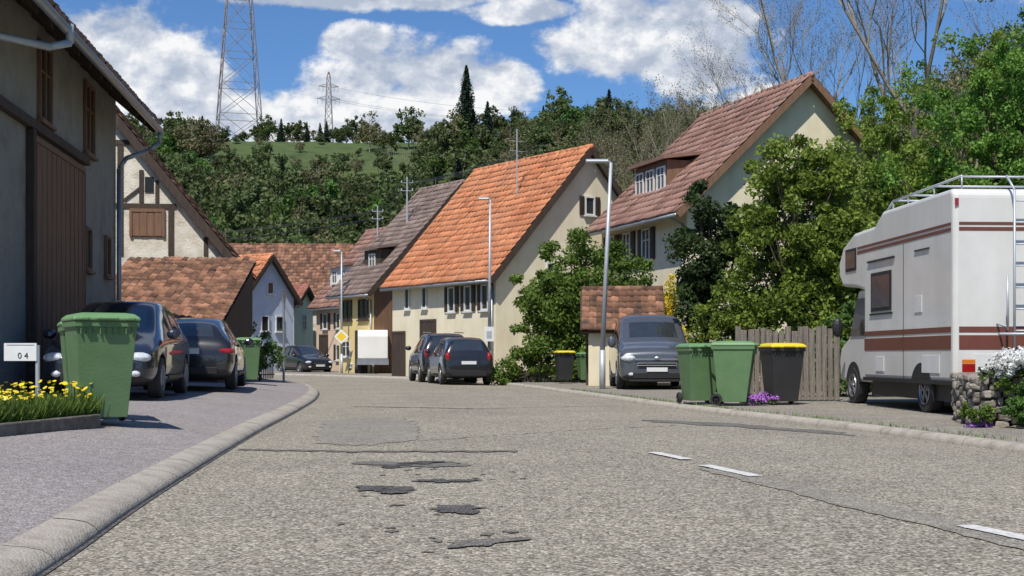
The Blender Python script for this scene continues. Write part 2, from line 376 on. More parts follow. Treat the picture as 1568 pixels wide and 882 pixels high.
def tree(name,x,y,ells,n,size,lm,clumps=70,cr=.5,trunk=.14,bark=None,z0=None,**kw):
    z0=float(gz(x,y)) if z0 is None else z0
    e=empty(name,(x,y,z0)); V,F,t,C=leafcloud(ells,n,size,clumps,cr,**kw)
    np_mesh('foliage',V,F,lm,t,parent=e)
    mb=MB(); zt=np.mean([q[2] for q in ells]); lean=np.mean(np.array([q[:2] for q in ells]),0)
    base=Vector((0,0,-.1)); fork=Vector((lean[0]*.5,lean[1]*.5,zt*.45)); top=Vector((lean[0],lean[1],zt*1.1))
    mb.beam(base,fork,trunk,trunk*.75,8); mb.beam(fork,top,trunk*.75,trunk*.25,6)
    for c in C[::3]:
        c=Vector(c); s0=fork.lerp(top,random.uniform(0,.8)); mid=s0.lerp(c,.5)+Vector((0,0,-.08*(c-s0).length))
        mb.beam(s0,mid,trunk*.3,trunk*.18,5,caps=False); mb.beam(mid,c,trunk*.18,trunk*.05,4,caps=False)
    mb.obj('trunk_and_limbs',bark or M['bark'],e,smooth=True); return e
def branch(mb,p,d,l,r,lev,spread,tips,up=.15,rat=.6):
    cur=Vector(p); d=Vector(d).normalized(); segs=3
    for i in range(segs):
        d=(d+Vector((random.gauss(0,.1),random.gauss(0,.1),random.gauss(0,.06)+up*.3))).normalized()
        nx=cur+d*(l/segs); r2=r*.86
        mb.beam(cur,nx,r,r2,6 if lev>3 else 3,caps=False); cur=nx;r=r2
        if lev>0:
            for _ in range(1 if i<segs-1 else 2):
                a=random.uniform(0,6.28); pv=Vector((math.cos(a),math.sin(a),random.uniform(-.2,.5)))
                branch(mb,cur,(d+pv*spread),l*random.uniform(.5,.72),r*rat,lev-1,spread,tips,up,rat)
        if lev<=1: tips.append(cur)
def baretree(name,x,y,H,lev=4,spread=.6,bark=None,buds=0,r=None,up=.2,z0=None,budm=None,bs=.05,sc=.1,rat=.6):
    e=empty(name,(x,y,float(gz(x,y)) if z0 is None else z0)); mb=MB(); tips=[]
    r=r or H*.013
    branch(mb,(0,0,-.1),(0,0,1),H*.48,r,lev,spread,tips,up,rat)
    mb.obj('trunk_and_limbs',bark or M['barkl'],e)
    if buds:
        Tt=np.array([tuple(t) for t in tips]); ii=rng.integers(0,len(Tt),buds)
        P=Tt[ii]+rng.normal(0,sc,(buds,3)); nn=rng.normal(size=(buds,3)); a=np.cross(nn,rng.normal(size=(buds,3)));a/=np.linalg.norm(a,axis=1)[:,None];b=np.cross(a,nn);b/=np.linalg.norm(b,axis=1)[:,None]
        V=np.stack([P-a*bs,P-b*bs*.6,P+a*bs,P+b*bs*.6],1).reshape(-1,3)
        np_mesh('buds',V,np.arange(4*buds).reshape(-1,4),budm or L_brown,rng.random(buds),parent=e)
    return e
tree('round_bush_tree',2.1,43,[(.3,0,3.7,1.5,1.3,1.6),(-1.0,-.3,2.6,1.25,1.1,1.7),(1.4,0,2.8,1.2,1.1,1.9),(0,-.3,1.5,2.2,1.2,1.4),(0,-.5,2.6,1.6,1,1.5)],46000,.062,L_fresh,260,.34,.1,edge=.6)
tree('ivy_column_tree',5.0,34.5,[(0,0,4.0,.7,.7,1.7),(.0,0,2.6,.8,.8,1.2),(.8,.3,4.4,.6,.6,1.1)],20000,.055,L_dark,110,.30,.14)
tree('leafy_tree',6.4,31,[(.0,0,5.0,.95,1.0,1.2),(-.3,0,3.9,1.2,1.1,1.2),(1.2,.2,4.9,1.2,1.0,1.2),(.4,0,2.8,1.7,1.1,1.2),(-.7,-.3,2.0,.9,.9,1.1),(.6,0,5.75,.75,.6,.7),(1.5,-.2,3.4,1.2,.9,1.3),(.6,-.4,1.7,1.4,.7,.9)],62000,.055,L_yel,330,.31,.13,edge=.6)
tree('leafy_shrub',8.3,31,[(0,0,2.9,1.2,1.1,1.4),(1.2,.4,3.4,1.2,1,1.6),(2.7,.5,3.6,1.5,1,1.7),(-.8,0,2.0,1,.8,1.3),(.6,0,1.6,1.5,.8,1)],34000,.055,L_fresh,170,.34,.12,edge=.6)
tree('weeping_shrub',4.95,31.0,[(0,0,1.5,.65,.6,1.0),(-.1,-.2,.8,.7,.6,.7),(.7,0,1.2,.6,.5,.9)],11000,.045,L_yel,80,.22,.05)
tree('forsythia_bush',4.8,38.8,[(0,0,2.7,.5,.4,.75),(-.25,.1,2.1,.5,.5,.8),(.2,0,1.3,.5,.4,.9)],7500,.04,L_fors,100,.2,.05)
for (x,y,hh,n_,sd) in [(11.2,39,8.0,30000,1),(14.0,38,9.8,32000,2),(12.6,44,10.0,26000,3),(16.8,42,12.5,28000,4),(16.5,34,7.6,22000,5),(13.6,33.5,5.2,18000,6)]:
    r=hh*.2
    tree('hillside_tree',x,y,[(0,0,hh*.75,r,r,hh*.22),(-r*.7,0,hh*.55,r,r,hh*.18),(r*.8,.2,hh*.58,r,r,hh*.2),(0,-.3,hh*.38,r*1.3,r,hh*.2)],n_,.062,[L_yel,L_fresh,L_yel,L_yel,L_fresh,L_mid][sd-1],190,.38,.16,edge=.6)
baretree('bare_tree',12.4,52,14.5,6,.55,M['barkl'],9000,up=.25,bs=.03,sc=.06,rat=.66)
baretree('bare_tree',15.4,50,15.5,6,.55,M['barkl'],9000,up=.25,bs=.03,sc=.06,rat=.66)
baretree('bare_tree',9.9,62,11,5,.6,M['barkl'],6000,bs=.03,sc=.06,rat=.66)
for x,y,H in [(4.7,80,12),(6.1,84,14),(7.6,79,13.5),(8.9,86,13),(10.4,82,12),(9.4,74,10)]:
    baretree('budding_poplar',x,y,H,5,.36,M['barkl'],5000,up=.35,budm=L_brown,bs=.06,sc=.12,rat=.62)
baretree('budding_tree',6.2,62,7.0,5,.6,M['barkl'],7000,budm=L_brown,bs=.05,sc=.15)
baretree('budding_tree',8.2,66,8,5,.6,M['barkl'],9000,budm=L_yel,bs=.06,sc=.15)
# forests (instanced)
def proto(name,h,r,n,size,lm,conif=False,trunkr=.2,clumps=40,lm2=None,zexp=1.25):
    if conif:
        k=n; z=rng.random(k)**zexp; ang=rng.random(k)*6.28
        R=r*(1-z)**.8*(.62+.25*np.sin(z*38+3*np.sin(ang*2))+.2*np.sin(ang*5+z*20))*rng.random(k)**.35+.05
        P=np.stack([R*np.cos(ang),R*np.sin(ang),h*.05+z*h*.95-R*.3],1)
        P+=rng.normal(0,.10,P.shape)
        nn=rng.normal(size=(k,3)); nn[:,2]+=1
        aa=np.cross(nn,rng.normal(size=(k,3)));aa/=np.linalg.norm(aa,axis=1)[:,None];b=np.cross(nn,aa);b/=np.linalg.norm(b,axis=1)[:,None]
        s=size*rng.uniform(.6,1.3,k)[:,None]*(1-.6*z[:,None])
        V=np.stack([P-aa*s,P-b*s*.5,P+aa*s,P+b*s*.5],1).reshape(-1,3);F=np.arange(4*k).reshape(k,4);t=rng.random(k)
    else:
        el=[(0,0,h*.62,r*.8,r*.8,h*.33)]+[(r*.5*math.cos(q),r*.5*math.sin(q),h*random.uniform(.35,.7),r*.6,r*.6,h*.22) for q in (0,1.7,3.3,4.9)]
        V,F,t,C=leafcloud(el,n,size,clumps,r*.25)
    mb=MB(); mb.beam((0,0,-1),(0,0,h*.8),trunkr,trunkr*.3,6)
    if not conif:
        for c in C[::3]: mb.beam((0,0,h*random.uniform(.25,.6)),c,trunkr*.35,trunkr*.1,4,caps=False)
    tv=np.array(mb.v);tf=np.array([f for f in mb.f if len(f)==4])
    V2=np.r_[V,tv];F2=np.r_[F,tf+len(V)];mi=np.r_[np.zeros(len(F)),np.ones(len(tf))]
    return np_mesh(name,V2,F2,[lm,M['barkl'] if not conif else M['bark']],np.r_[t,np.zeros(len(tf))],mi=mi,link=False)
far=[proto('forest_tree',10,4.2,1900,.36,L_forest),proto('forest_tree',11,4.6,1900,.38,L_forest),proto('forest_tree',9,3.8,1700,.34,L_forest),
     proto('forest_tree',10,4,1500,.27,L_brown),proto('forest_tree',9,4,1700,.36,L_mid),proto('forest_conifer',13,3.2,2600,.5,L_conif,True)]
fe=empty('forest_hillside')
def inst(me,x,y,sc,par,z=None):
    o=bpy.data.objects.new('tree_instance',me); COL.objects.link(o); o.parent=par
    o.location=(x,y,(float(gz(x,y)) if z is None else z)-.2); o.rotation_euler=(0,0,random.uniform(0,6.28)); s=sc*random.uniform(.85,1.15); o.scale=(s,s,s*random.uniform(.9,1.15))
yy=122
while yy<400:
    x=-.36*yy-12
    while x<.16*yy+14:
        px=784+2000*x/yy
        jx=x+random.uniform(-2,2);jy=yy+random.uniform(-3,3)
        meadow=(335<jy<374 and 325<px<560) or (326<jy<350 and 560<=px<650) 
        if 300<jy<=335 and 325<px<660: sc=random.uniform(.45,.6)
        elif yy>370: sc=random.uniform(.3,.7) if random.random()<.85 else 0
        else: sc=random.uniform(.6,1.15)
        if meadow: sc=random.uniform(.25,.5) if random.random()<.16 else 0
        if sc: inst(random.choices(far,[5,5,4,4.4,2.4,.8])[0],jx,jy,sc,fe)
        x+=6.0
    yy+=7.5 if yy<220 else 8.5
for px,H in [(398,9),(410,8),(440,9),(455,10),(545,10),(530,8),(560,7),(600,4),(630,5),(668,7),(740,7),(790,8),(810,7),(860,6),(880,7),(770,7),(260,6),(300,7),(285,8)]:
    yv=384; inst(random.choice(far[:4]),(px-784)*yv/2000,yv,H/11,fe)
for px in(470,490,832,500): inst(far[5],(px-784)*.19,380,random.uniform(.4,.6),fe)
nearp=[proto('slope_tree',9,3.4,6500,.14,L_yel,clumps=110),proto('slope_tree',10,3.4,6500,.14,L_fresh,clumps=110),proto('slope_tree',9,3.6,4500,.10,L_brown,clumps=110),proto('slope_tree',9,3.4,6000,.14,L_mid,clumps=110)]
fs=empty('forest_slope')
for y in np.arange(62,130,6.5):
    for x in np.arange(.04*y+1,.48*y+6,5.2):
        if y<70 and x<12: continue
        inst(random.choices(nearp,[3,2,4,1.5])[0],x+random.uniform(-1.5,1.5),y+random.uniform(-2,2),random.uniform(.6,1.15)*(0.7 if x<.13*y else 1),fs)
for x,y in [(-34,112),(-28,114),(-22,116),(-15,112),(-8,110),(-2,108),(3,106)]:
    inst(random.choice(nearp),x,y,random.uniform(.6,.9),fs)
# sequoia
sq=empty('sequoia_tree',(-12.3,352,float(gz(-12.3,352))-1))
me=proto('foliage',24,5.6,14000,.42,L_conif,True,.6,zexp=.9); o=bpy.data.objects.new('foliage',me);COL.objects.link(o);o.parent=sq
mb=MB()
for i in range(14):
    x=-36+i*1.5
    for k in range(7):
        yv=322+k*5; mb.beam((x+k*.6,yv,float(gz(x,yv))),(x+k*.6,yv,float(gz(x,yv))+1.8),.07,.07,4)
mb.obj('vineyard_posts',M['wood_gr'])
# ------------------------------------------------------------ roofs / houses
def tile_arrays(P0,U,Lu,Vv,Lv,tw=.25,th=.34,rag=.012):
    P0=np.array(P0,float);U=np.array(U,float);Vv=np.array(Vv,float);N=np.cross(U,Vv); 
    if N[2]<0:N=-N
    nu=max(1,round(Lu/tw));nv=max(1,round(Lv/th));tw=Lu/nu;th=Lv/nv
    i,j=np.meshgrid(np.arange(nu),np.arange(nv)); i=i.ravel();j=j.ravel();k=len(i)
    pu=np.array([0,.18,.5,.8,1.0]);ph=np.array([.005,.035,.028,.006,.008])
    sag=-.05*np.sin(np.pi*(i+.5)/nu)*np.sin(np.pi*(j+.5)/nv)+.012*np.sin(i*.7)*np.sin(j*.5)
    jit=rng.normal(0,rag,k); jh=rng.normal(0,.006,k)+sag
    V=np.zeros((k,15,3))
    for a in range(5):
        for b,(vv,hh) in enumerate(((0,-.02),(0,.032),(1.08,.0))):
            u=(i+pu[a])*tw; v=(j+vv)*th+jit; hgt=(ph[a] if b else 0)+hh+.045+jh
            V[:,b*5+a]=P0+u[:,None]*U+v[:,None]*Vv+hgt[:,None]*N
    F=[]
    for b in range(2):
        for a in range(4): F.append((b*5+a,b*5+a+1,b*5+a+6,b*5+a+5))
    F=np.array(F); F=(F[None]+(np.arange(k)*15)[:,None,None]).reshape(-1,4)
    if np.cross(U,Vv)[2]<0: F=F[:,::-1]
    t=np.repeat(rng.random(k)**1.2,8)
    return V.reshape(-1,3),F,t
def join(parts):
    Vs=[];Fs=[];T_=[];o=0
    for V,F,t in parts: Vs.append(V);Fs.append(F+o);T_.append(t);o+=len(V)
    return np.concatenate(Vs),np.concatenate(Fs),np.concatenate(T_)
def window(mb,face,w,L,a,z,ww,hh,style='w',depth=.0):
    def bx(a0,a1,d0,d1,z0,z1,mi):
        if face=='L': mb.box(-w-d1,-w-d0,a0,a1,z0,z1,mi)
        elif face=='R': mb.box(w+d0,w+d1,a0,a1,z0,z1,mi)
        elif face=='F': mb.box(a0,a1,-d1,-d0,z0,z1,mi)
        elif face=='B': mb.box(a0,a1,L+d0,L+d1,z0,z1,mi)
    f=.06
    if style in('door','plank'):
        bx(a-ww/2,a+ww/2,.01,.05,z,z+hh,2)
        bx(a-ww/2-.08,a-ww/2,.01,.08,z,z+hh,2);bx(a+ww/2,a+ww/2+.08,.01,.08,z,z+hh,2);bx(a-ww/2-.08,a+ww/2+.08,.01,.08,z+hh,z+hh+.1,2)
        k=max(2,int(ww/.18))
        for i in range(k): bx(a-ww/2+i*ww/k+.012,a-ww/2+(i+1)*ww/k-.012,.052,.062+.006*(i%2),z+.02,z+hh-.02,2)
        return
    bx(a-ww/2+f,a+ww/2-f,.005,.02,z+f,z+hh-f,0)
    fm=2 if style=='wood' else 1
    bx(a-ww/2,a-ww/2+f,.005,.07,z,z+hh,fm);bx(a+ww/2-f,a+ww/2,.005,.07,z,z+hh,fm)
    bx(a-ww/2+f,a+ww/2-f,.005,.07,z,z+f,fm);bx(a-ww/2+f,a+ww/2-f,.005,.07,z+hh-f,z+hh,fm)
    if ww>.6: bx(a-.025,a+.025,.022,.06,z+f,z+hh-f,fm)
    if ww>.6: bx(a-ww/2+f,a-.026,.022,.05,z+hh*.62,z+hh*.62+.03,fm);bx(a+.026,a+ww/2-f,.022,.05,z+hh*.62,z+hh*.62+.03,fm)
    bx(a-ww/2-.06,a+ww/2+.06,.005,.12,z-.06,z-.002,fm)
    if style=='shut':
        for sgn in(-1,1):
            c=a+sgn*(ww/2+.03+ww*.24)
            bx(c-ww*.23,c+ww*.23,.02,.055,z,z+hh,2)
            for q in range(int(hh/.1)): bx(c-ww*.19,c+ww*.19,.056,.07,z+.05+q*.1,z+.1+q*.1,2)
def house(name,x,y,d,L,w,zb,ze,zr,wm,rm,wins=(),ov=.35,ovy=.35,tile=(.26,.36),wood=None,gable=None,gut=True,barge=None,glass=None):
    d=Vector((d[0],d[1])).normalized(); e=empty(name,(x,y,0),math.atan2(-d.x,d.y))
    wood=wood or M['wood_dk']; wr=w; zer=ze
    mb=MB()
    V=[(-w,0,zb),(wr,0,zb),(wr,0,zer),(0,0,zr),(-w,0,ze),(-w,L,zb),(wr,L,zb),(wr,L,zer),(0,L,zr),(-w,L,ze)]
    mb.add(V,[(0,1,2,3,4)],1 if gable else 0); mb.add(V,[(6,5,9,8,7)],1 if gable else 0)
    mb.add(V,[(5,0,4,9),(1,6,7,2)],0)
    mb.obj('walls',[wm,gable or wm],e)
    parts=[];sl=MB()
    for sg,W,zE in((-1,w,ze),(1,wr,zer)):
        s=(zr-zE)/W; ex=sg*(W+ov);ez=zE-ov*s
        Lv=math.hypot(W+ov,zr-ez); Vd=((0-ex)/Lv,0,(zr-ez)/Lv)
        nrm=Vector((sg*(zr-ez)/Lv,0,(W+ov)/Lv))
        off=nrm*.10
        parts.append(tile_arrays((ex+off.x,-ovy,ez+off.z),(0,1,0),L+2*ovy,Vd,Lv,*tile))
        a=Vector((ex,0,ez));b=Vector((0,0,zr)); p=[a+nrm*.005,b+nrm*.005,b+nrm*.07,a+nrm*.07]
        vs=[(q.x,-ovy+.02,q.z) for q in p]+[(q.x,L+ovy-.02,q.z) for q in p]
        sl.add(vs,[(0,1,2,3)[::-1],(4,5,6,7),(0,1,5,4),(1,2,6,5),(2,3,7,6),(3,0,4,7)])
        for yy in(-ovy-.035,L+ovy+.005):
            q=[a-nrm*.10,b-nrm*.10,b+nrm*.13,a+nrm*.13]
            vs=[(v.x,yy,v.z) for v in q]+[(v.x,yy+.03,v.z) for v in q]
            sl.add(vs,[(0,1,2,3),(4,5,6,7),(0,1,5,4),(1,2,6,5),(2,3,7,6),(3,0,4,7)])
        if gut:
            g=MB(); g.beam((ex+sg*.06,-ovy,ez+.02),(ex+sg*.06,L+ovy,ez+.02),.065,.065,8)
            g.beam((sg*(W+.08),.15,ez-.2),(sg*(W+.08),.15,zb),.045,.045,8); g.beam((ex+sg*.05,.15,ez),(sg*(W+.08),.15,ez-.22),.045,.045,8)
            g.obj('gutter',M['zinc'],e,smooth=True)
    sl.obj('roof_boards',barge or wood,e)
    Vt,Ft,tt=join(parts); np_mesh('roof_tiles',Vt,Ft,rm,tt,parent=e)
    rg=MB(); k=int((L+2*ovy)/.4)
    for i in range(k):
        y0=-ovy+i*(L+2*ovy)/k; rg.beam((0,y0,zr+.14+random.uniform(-.01,.01)),(0,y0+(L+2*ovy)/k+.03,zr+.16),.12,.11,8)
    o=rg.obj('ridge_tiles',rm,e,smooth=True); a=o.data.attributes.new('tint','FLOAT','FACE'); a.data.foreach_set('value',np.repeat(rng.random(k),10).astype(np.float32))
    if wins:
        wb=MB()
        for q in wins: window(wb,q[0],(w if q[0]!='R' else wr),L,*q[1:])
        wb.obj('windows_and_doors',[glass or M['glass'],M['frame'],wood],e)
    return e
def dormer(e,xc,y0,y1,z0,z1,xin,wallm,roofm,win=True,slope=.12,ww=.62):
    mb=MB(); mb.box(xc,xin,y0,y1,z0,z1,0); mb.obj('dormer_walls',[wallm],e)
    r=MB(); vs=[(xc-.25,y0-.2,z1),(xin+1.0,y0-.2,z1+slope*4),(xin+1.0,y1+.2,z1+slope*4),(xc-.25,y1+.2,z1)]
    vs2=[(a,b,c+.12) for a,b,c in vs]; r.add(vs+vs2,[(3,2,1,0),(4,5,6,7),(0,1,5,4),(1,2,6,5),(2,3,7,6),(3,0,4,7)]); r.obj('dormer_roof',[roofm],e)
    if win:
        w=MB(); nn=max(1,int((y1-y0)/.9)); 
        for i in range(nn):
            c=y0+(i+.5)*(y1-y0)/nn; window(w,'L',-xc,1,c,z0+.25,ww,z1-z0-.45)
        w.obj('dormer_windows',[M['glass'],M['frame'],M['wood_dk']],e)
A=house('farmhouse_orange_roof',3.0,52,(-.57,.82),7.9,4.4,0,4.15,9.1,M['cream'],M['t_or'],[
 ('L',4.9,.0,1.05,2.35,'door'),('L',7.3,.0,.9,1.9,'door'),
 ('L',.7,2.7,.5,1.0,'shut'),('L',1.9,2.7,.5,1.0,'shut'),('L',3.1,2.7,.5,1.0,'shut'),('L',5.2,2.9,.4,.9,'w'),('L',6.6,2.9,.4,.9,'w'),
 ('L',1.3,.5,.7,1.0,'w'),('F',0.1,6.55,.5,.75,'shut'),('F',-1.7,3.6,.7,1.0,'w'),('F',1.4,3.6,.7,1.0,'w')],ov=.35,ovy=.3,tile=(.26,.36))
mb=MB(); mb.beam((-1.6,2.6,7.2),(-1.6,2.6,10.2),.03,.025,6); mb.beam((-2.0,2.6,9.7),(-1.2,2.6,9.7),.015,.015,4);mb.beam((-1.95,2.6,9.3),(-1.25,2.6,9.3),.015,.015,4); mb.obj('roof_mast',M['galv'],A)
B=house('house_yellow',-2.6,65.4,(-.57,.82),3.6,4.9,0,4.3,9.5,M['yellow'],M['t_gb'],[('L',1.0,2.7,1.0,1.0,'wood'),('L',2.7,2.7,1.0,1.0,'wood'),('L',1.2,0.1,1,2.0,'door'),('L',2.8,.9,.9,.8,'w')],gable=M['wood_br'],ov=.45)
dormer(B,-4.0,.9,2.6,5.0,6.2,-2.0,M['wood_dk'],M['t_gb'])
C_=house('house_pink',-5.4,74,(-.57,.82),5.6,3.5,0,4.05,8.3,M['pink'],M['t_br'],[('L',1,2.5,.6,.9,'shut'),('L',2.7,2.5,.6,.9,'shut'),('L',4.4,2.5,.6,.9,'shut'),('L',1,.7,.6,.9,'shut'),('L',2.7,.7,.6,.9,'shut'),('L',4.6,.1,.9,2,'door')])
dormer(C_,-2.9,2.6,5.0,4.9,6.1,-1.0,M['white'],M['t_br'])
house('house_white',-13.4,84,(-1,.15),4.6,2.0,0,4.2,5.3,M['white'],M['t_rd'],[('F',0,2.6,.8,1.0,'w'),('R',1,2.4,.8,1.0,'w'),('L',.9,2.4,.7,1.0,'w'),('L',2.1,2.4,.7,1.0,'w'),('L',.9,.5,.7,1.1,'w'),('L',2.1,.5,.7,1.1,'w'),('L',3.4,2.4,.7,1,'w')],ov=.3)
house('house_pale_blue',-13.6,73,(-.8,.6),7,1.9,0,4.2,6.45,M['blue'],M['t_or'],[('F',-.3,2.3,.6,.9,'w'),('F',.8,2.3,.6,.9,'w'),('F',.1,4.4,.5,.7,'w'),('F',.8,.5,.6,1,'w')],ov=.3)
house('barn_brown_roof',-11.5,92,(-1,-.03),9.5,4.5,0,4.8,8.6,M['oldwhite'],M['t_old'],[],ov=.4)
E=house('house_brown_roof',10.1,45,(-.32,.95),7.4,4.5,0,6.1,10.4,M['cream'],M['t_br'],[
 ('L',6.4,4.35,.7,1.15,'shut'),('L',4.9,4.35,.7,1.15,'shut'),('L',3.2,4.35,.7,1.15,'shut'),('F',.5,7.0,.8,1.1,'w'),('L',6.2,1.8,.8,1.2,'w')],ov=.55,ovy=.45,tile=(.3,.4),barge=M['wood_br'])
dormer(E,-3.7,3.2,6.0,6.7,8.0,-1.6,M['wood_br'],M['t_br'],ww=.7)
F_=house('tiled_shed',2.25,38.4,(1,-.06),1.95,1.2,0,1.75,2.75,M['cream'],M['t_old'],[('F',.2,.1,.7,1.6,'door')],ov=.2,ovy=.2,tile=(.22,.28),gut=False)
def wallX(y): return -5.8-.11*y
bd=Vector((-.11,1)).normalized()
perp=Vector((bd.y,-bd.x)); y0=17.6; hw=5.0
cx=wallX(y0)-hw*perp.x; cy=y0-hw*perp.y
Lb=(30-y0)/bd.y
def yl(yw): return (yw-y0)/bd.y
Bn=house('grey_barn_house',cx,cy,bd,Lb,hw,0,6.95,11.2,M['barnwall'],M['t_br'],[
 ('R',yl(24.4),.3,4.0,4.35,'plank'),('R',yl(23.3),5.1,.9,1.4,'wood'),('R',yl(27.0),5.1,.9,1.45,'wood'),
 ('R',yl(26.9),2.7,.5,.9,'wood'),('R',yl(28.9),2.7,.5,.9,'wood')],ov=.85,ovy=.4,wood=M['wood_br'],gut=False,barge=M['wood_dk'])
mb=MB()
mb.box(hw+.01,hw+.13,.1,yl(26.6),4.82,4.98) 
mb.box(hw+.01,hw+.14,yl(22.1),yl(22.28),.2,4.8)
sl_=(11.2-6.95)/5.0
for k in range(13):
    ya=.1+k*.95; xa,xb=hw+.02,hw+.8; za=6.95-.02*sl_; zb_=6.95-.8*sl_
    mb.add([(xa,ya,za-.17),(xb,ya,zb_-.14),(xb,ya,zb_-.01),(xa,ya,za-.01),(xa,ya+.1,za-.17),(xb,ya+.1,zb_-.14),(xb,ya+.1,zb_-.01),(xa,ya+.1,za-.01)],[(0,1,2,3),(7,6,5,4),(0,4,5,1),(1,5,6,2),(3,7,4,0)])
mb.obj('beams',M['wood_dk'],Bn)
mb=MB(); ez=6.95-.85*sl_; ex=hw+.85+.07
mb.beam((ex,-.4,ez),(ex,Lb+.5,ez),.08,.08,10)
pts=[(ex,Lb+.4,ez-.05),(ex,Lb+.4,ez-.3),(ex-.25,Lb+.3,ez-.5),(hw+.25,Lb-.1,ez-.75),(hw+.1,Lb-.15,ez-1.0),(hw+.1,Lb-.15,.2)]
mb.tube(pts,.055,8); mb.obj('gutter_and_downpipe',M['zinc'],Bn,smooth=True)
mb=MB(); pts=[(ex+.05,yl(21.0),ez+.08),(ex+.05,yl(21.0),ez-.22),(ex-.2,yl(20.7),ez-.36),(ex-.9,yl(19.6),ez-.42)]
mb.tube(pts,.065,8); mb.obj('gutter_elbow',M['galv'],Bn,smooth=True)
Ht=house('half_timbered_house',-13.3,38,(-.13,1),5.5,5.1,0,3.7,10.0,M['oldwhite'],M['t_old'],[],ov=.2,ovy=.25,barge=M['wood_dk'],gut=False,tile=(.22,.3))
mb=MB()
def bm(x0,z0,x1,z1,wd=.16):
    dx,dz=x1-x0,z1-z0;l=math.hypot(dx,dz);nx,nz=-dz/l*wd/2,dx/l*wd/2
    vs=[(x0-nx,0,z0-nz),(x1-nx,0,z1-nz),(x1+nx,0,z1+nz),(x0+nx,0,z0+nz)]
    yk=random.uniform(.03,.045)
    mb.add([(a,-yk,c) for a,b,c in vs]+[(a,0,c) for a,b,c in vs],[(0,1,2,3),(0,4,5,1),(1,5,6,2),(2,6,7,3),(3,7,4,0)])
bm(-1,5.35,3.45,5.35,.14); bm(-1,7.2,2.1,7.2,.14); bm(1.85,3.9,1.85,7.1); bm(3.3,3.9,3.3,5.28);bm(2.45,5.45,2.45,6.4,.12);bm(1.2,7.3,1.2,8.4);bm(1.95,5.5,2.45,5.9,.08)
bm(4.3,3.9,4.3,4.45,.12); bm(2.9,5.45,2.9,6.1,.1)
mb.obj('timber_frame',M['wood_dk'],Ht)
mb=MB(); window(mb,'F',0,0,2.62,4.45,.85,.72,'plank'); mb.box(2.55,2.8,-.03,-.01,5.75,6.2,0); mb.obj('shuttered_window',[M['glass'],M['frame'],M['wood_br']],Ht)
lt=empty('tiled_lean_to',(-11.2,33.4,0))
Vv=Vector((0,5.0,2.15)); Lv=Vv.length; Vv.normalize()
parts=[tile_arrays((0,-.25,1.58),(1,0,0),3.75,tuple(Vv),Lv+.1,.2,.26,.02)]
V_,F__,t_=join(parts); np_mesh('roof_tiles',V_,F__,M['t_old'],t_,parent=lt)
mb=MB(); mb.box(.1,3.65,.05,4.4,0,1.6); mb.add([(3.65,.05,1.6),(3.65,4.6,1.6),(3.65,4.6,3.5)],[(0,1,2)],1); mb.add([(.0,-.25,1.53),(3.75,-.25,1.53),(3.75,4.75,3.68),(0,4.75,3.68)],[(0,1,2,3)],1)
mb.obj('walls',[M['wood_dk'],M['wood_dk']],lt)
# ------------------------------------------------------------ vehicles
def wheel(mb,x,y,z,r,w,sg):
    n=28; prof=[(0,r*.55),(0,r*.93),(.03,r),(w-.03,r),(w,r*.93),(w,r*.6)]
    vs=[];fs=[]
    for px_,pr in prof:
        for i in range(n):
            t=2*math.pi*i/n; vs.append((x+sg*(-px_),y+pr*math.cos(t),z+pr*math.sin(t)))
    for j in range(len(prof)-1):
        for i in range(n): fs.append((j*n+i,j*n+(i+1)%n,(j+1)*n+(i+1)%n,(j+1)*n+i))
    mb.add(vs,fs,0)
    mb.add([(x-sg*.06,y+r*.6*math.cos(2*math.pi*i/n),z+r*.6*math.sin(2*math.pi*i/n)) for i in range(n)],[tuple(range(n))],0)
    R=r*.62
    vs=[];fs=[]
    for k,(px_,pr) in enumerate(((0.0,R),(-.012,R*.98),(.02,R*.86))):
        for i in range(n):
            t=2*math.pi*i/n; vs.append((x-sg*px_,y+pr*math.cos(t),z+pr*math.sin(t)))
    for j in range(2):
        for i in range(n): fs.append((j*n+i,j*n+(i+1)%n,(j+1)*n+(i+1)%n,(j+1)*n+i))
    mb.add(vs,fs,1)
    for k in range(5):
        t=2*math.pi*k/5+.3; c,s_=math.cos(t),math.sin(t)
        for dt in(-.16,.16):
            mb.beam((x-sg*.02,y+c*R*.1,z+s_*R*.1),(x-sg*.015,y+math.cos(t+dt)*R*.93,z+math.sin(t+dt)*R*.93),R*.11,R*.08,4,1)
    mb.beam((x-sg*.05,y,z),(x+sg*.01,y,z),R*.2,R*.18,10,1)
T={}
T['mpv']=dict(L=4.35,st=[(0,.34,.60,.64,.60,.50),(.06,.24,.68,.72,.74,.62),(.25,.20,.76,.83,.84,.70),(.7,.18,.87,.97,.88,.74),(1.1,.18,.93,1.07,.89,.75),(1.95,.18,.96,1.54,.89,.62),(2.2,.18,.97,1.60,.89,.63),(2.45,.18,.97,1.61,.89,.635),(2.53,.18,.97,1.615,.89,.635),(3.3,.18,.98,1.60,.89,.63),(3.38,.18,.98,1.59,.89,.62),(3.95,.2,.99,1.53,.88,.58),(4.2,.24,.98,1.12,.86,.70),(4.3,.28,.85,.9,.82,.7),(4.35,.34,.62,.66,.72,.6)],ws=(4,5),rw=(11,12),pil=[(7,8),(9,10)],wh=(.85,3.55),r=.33)
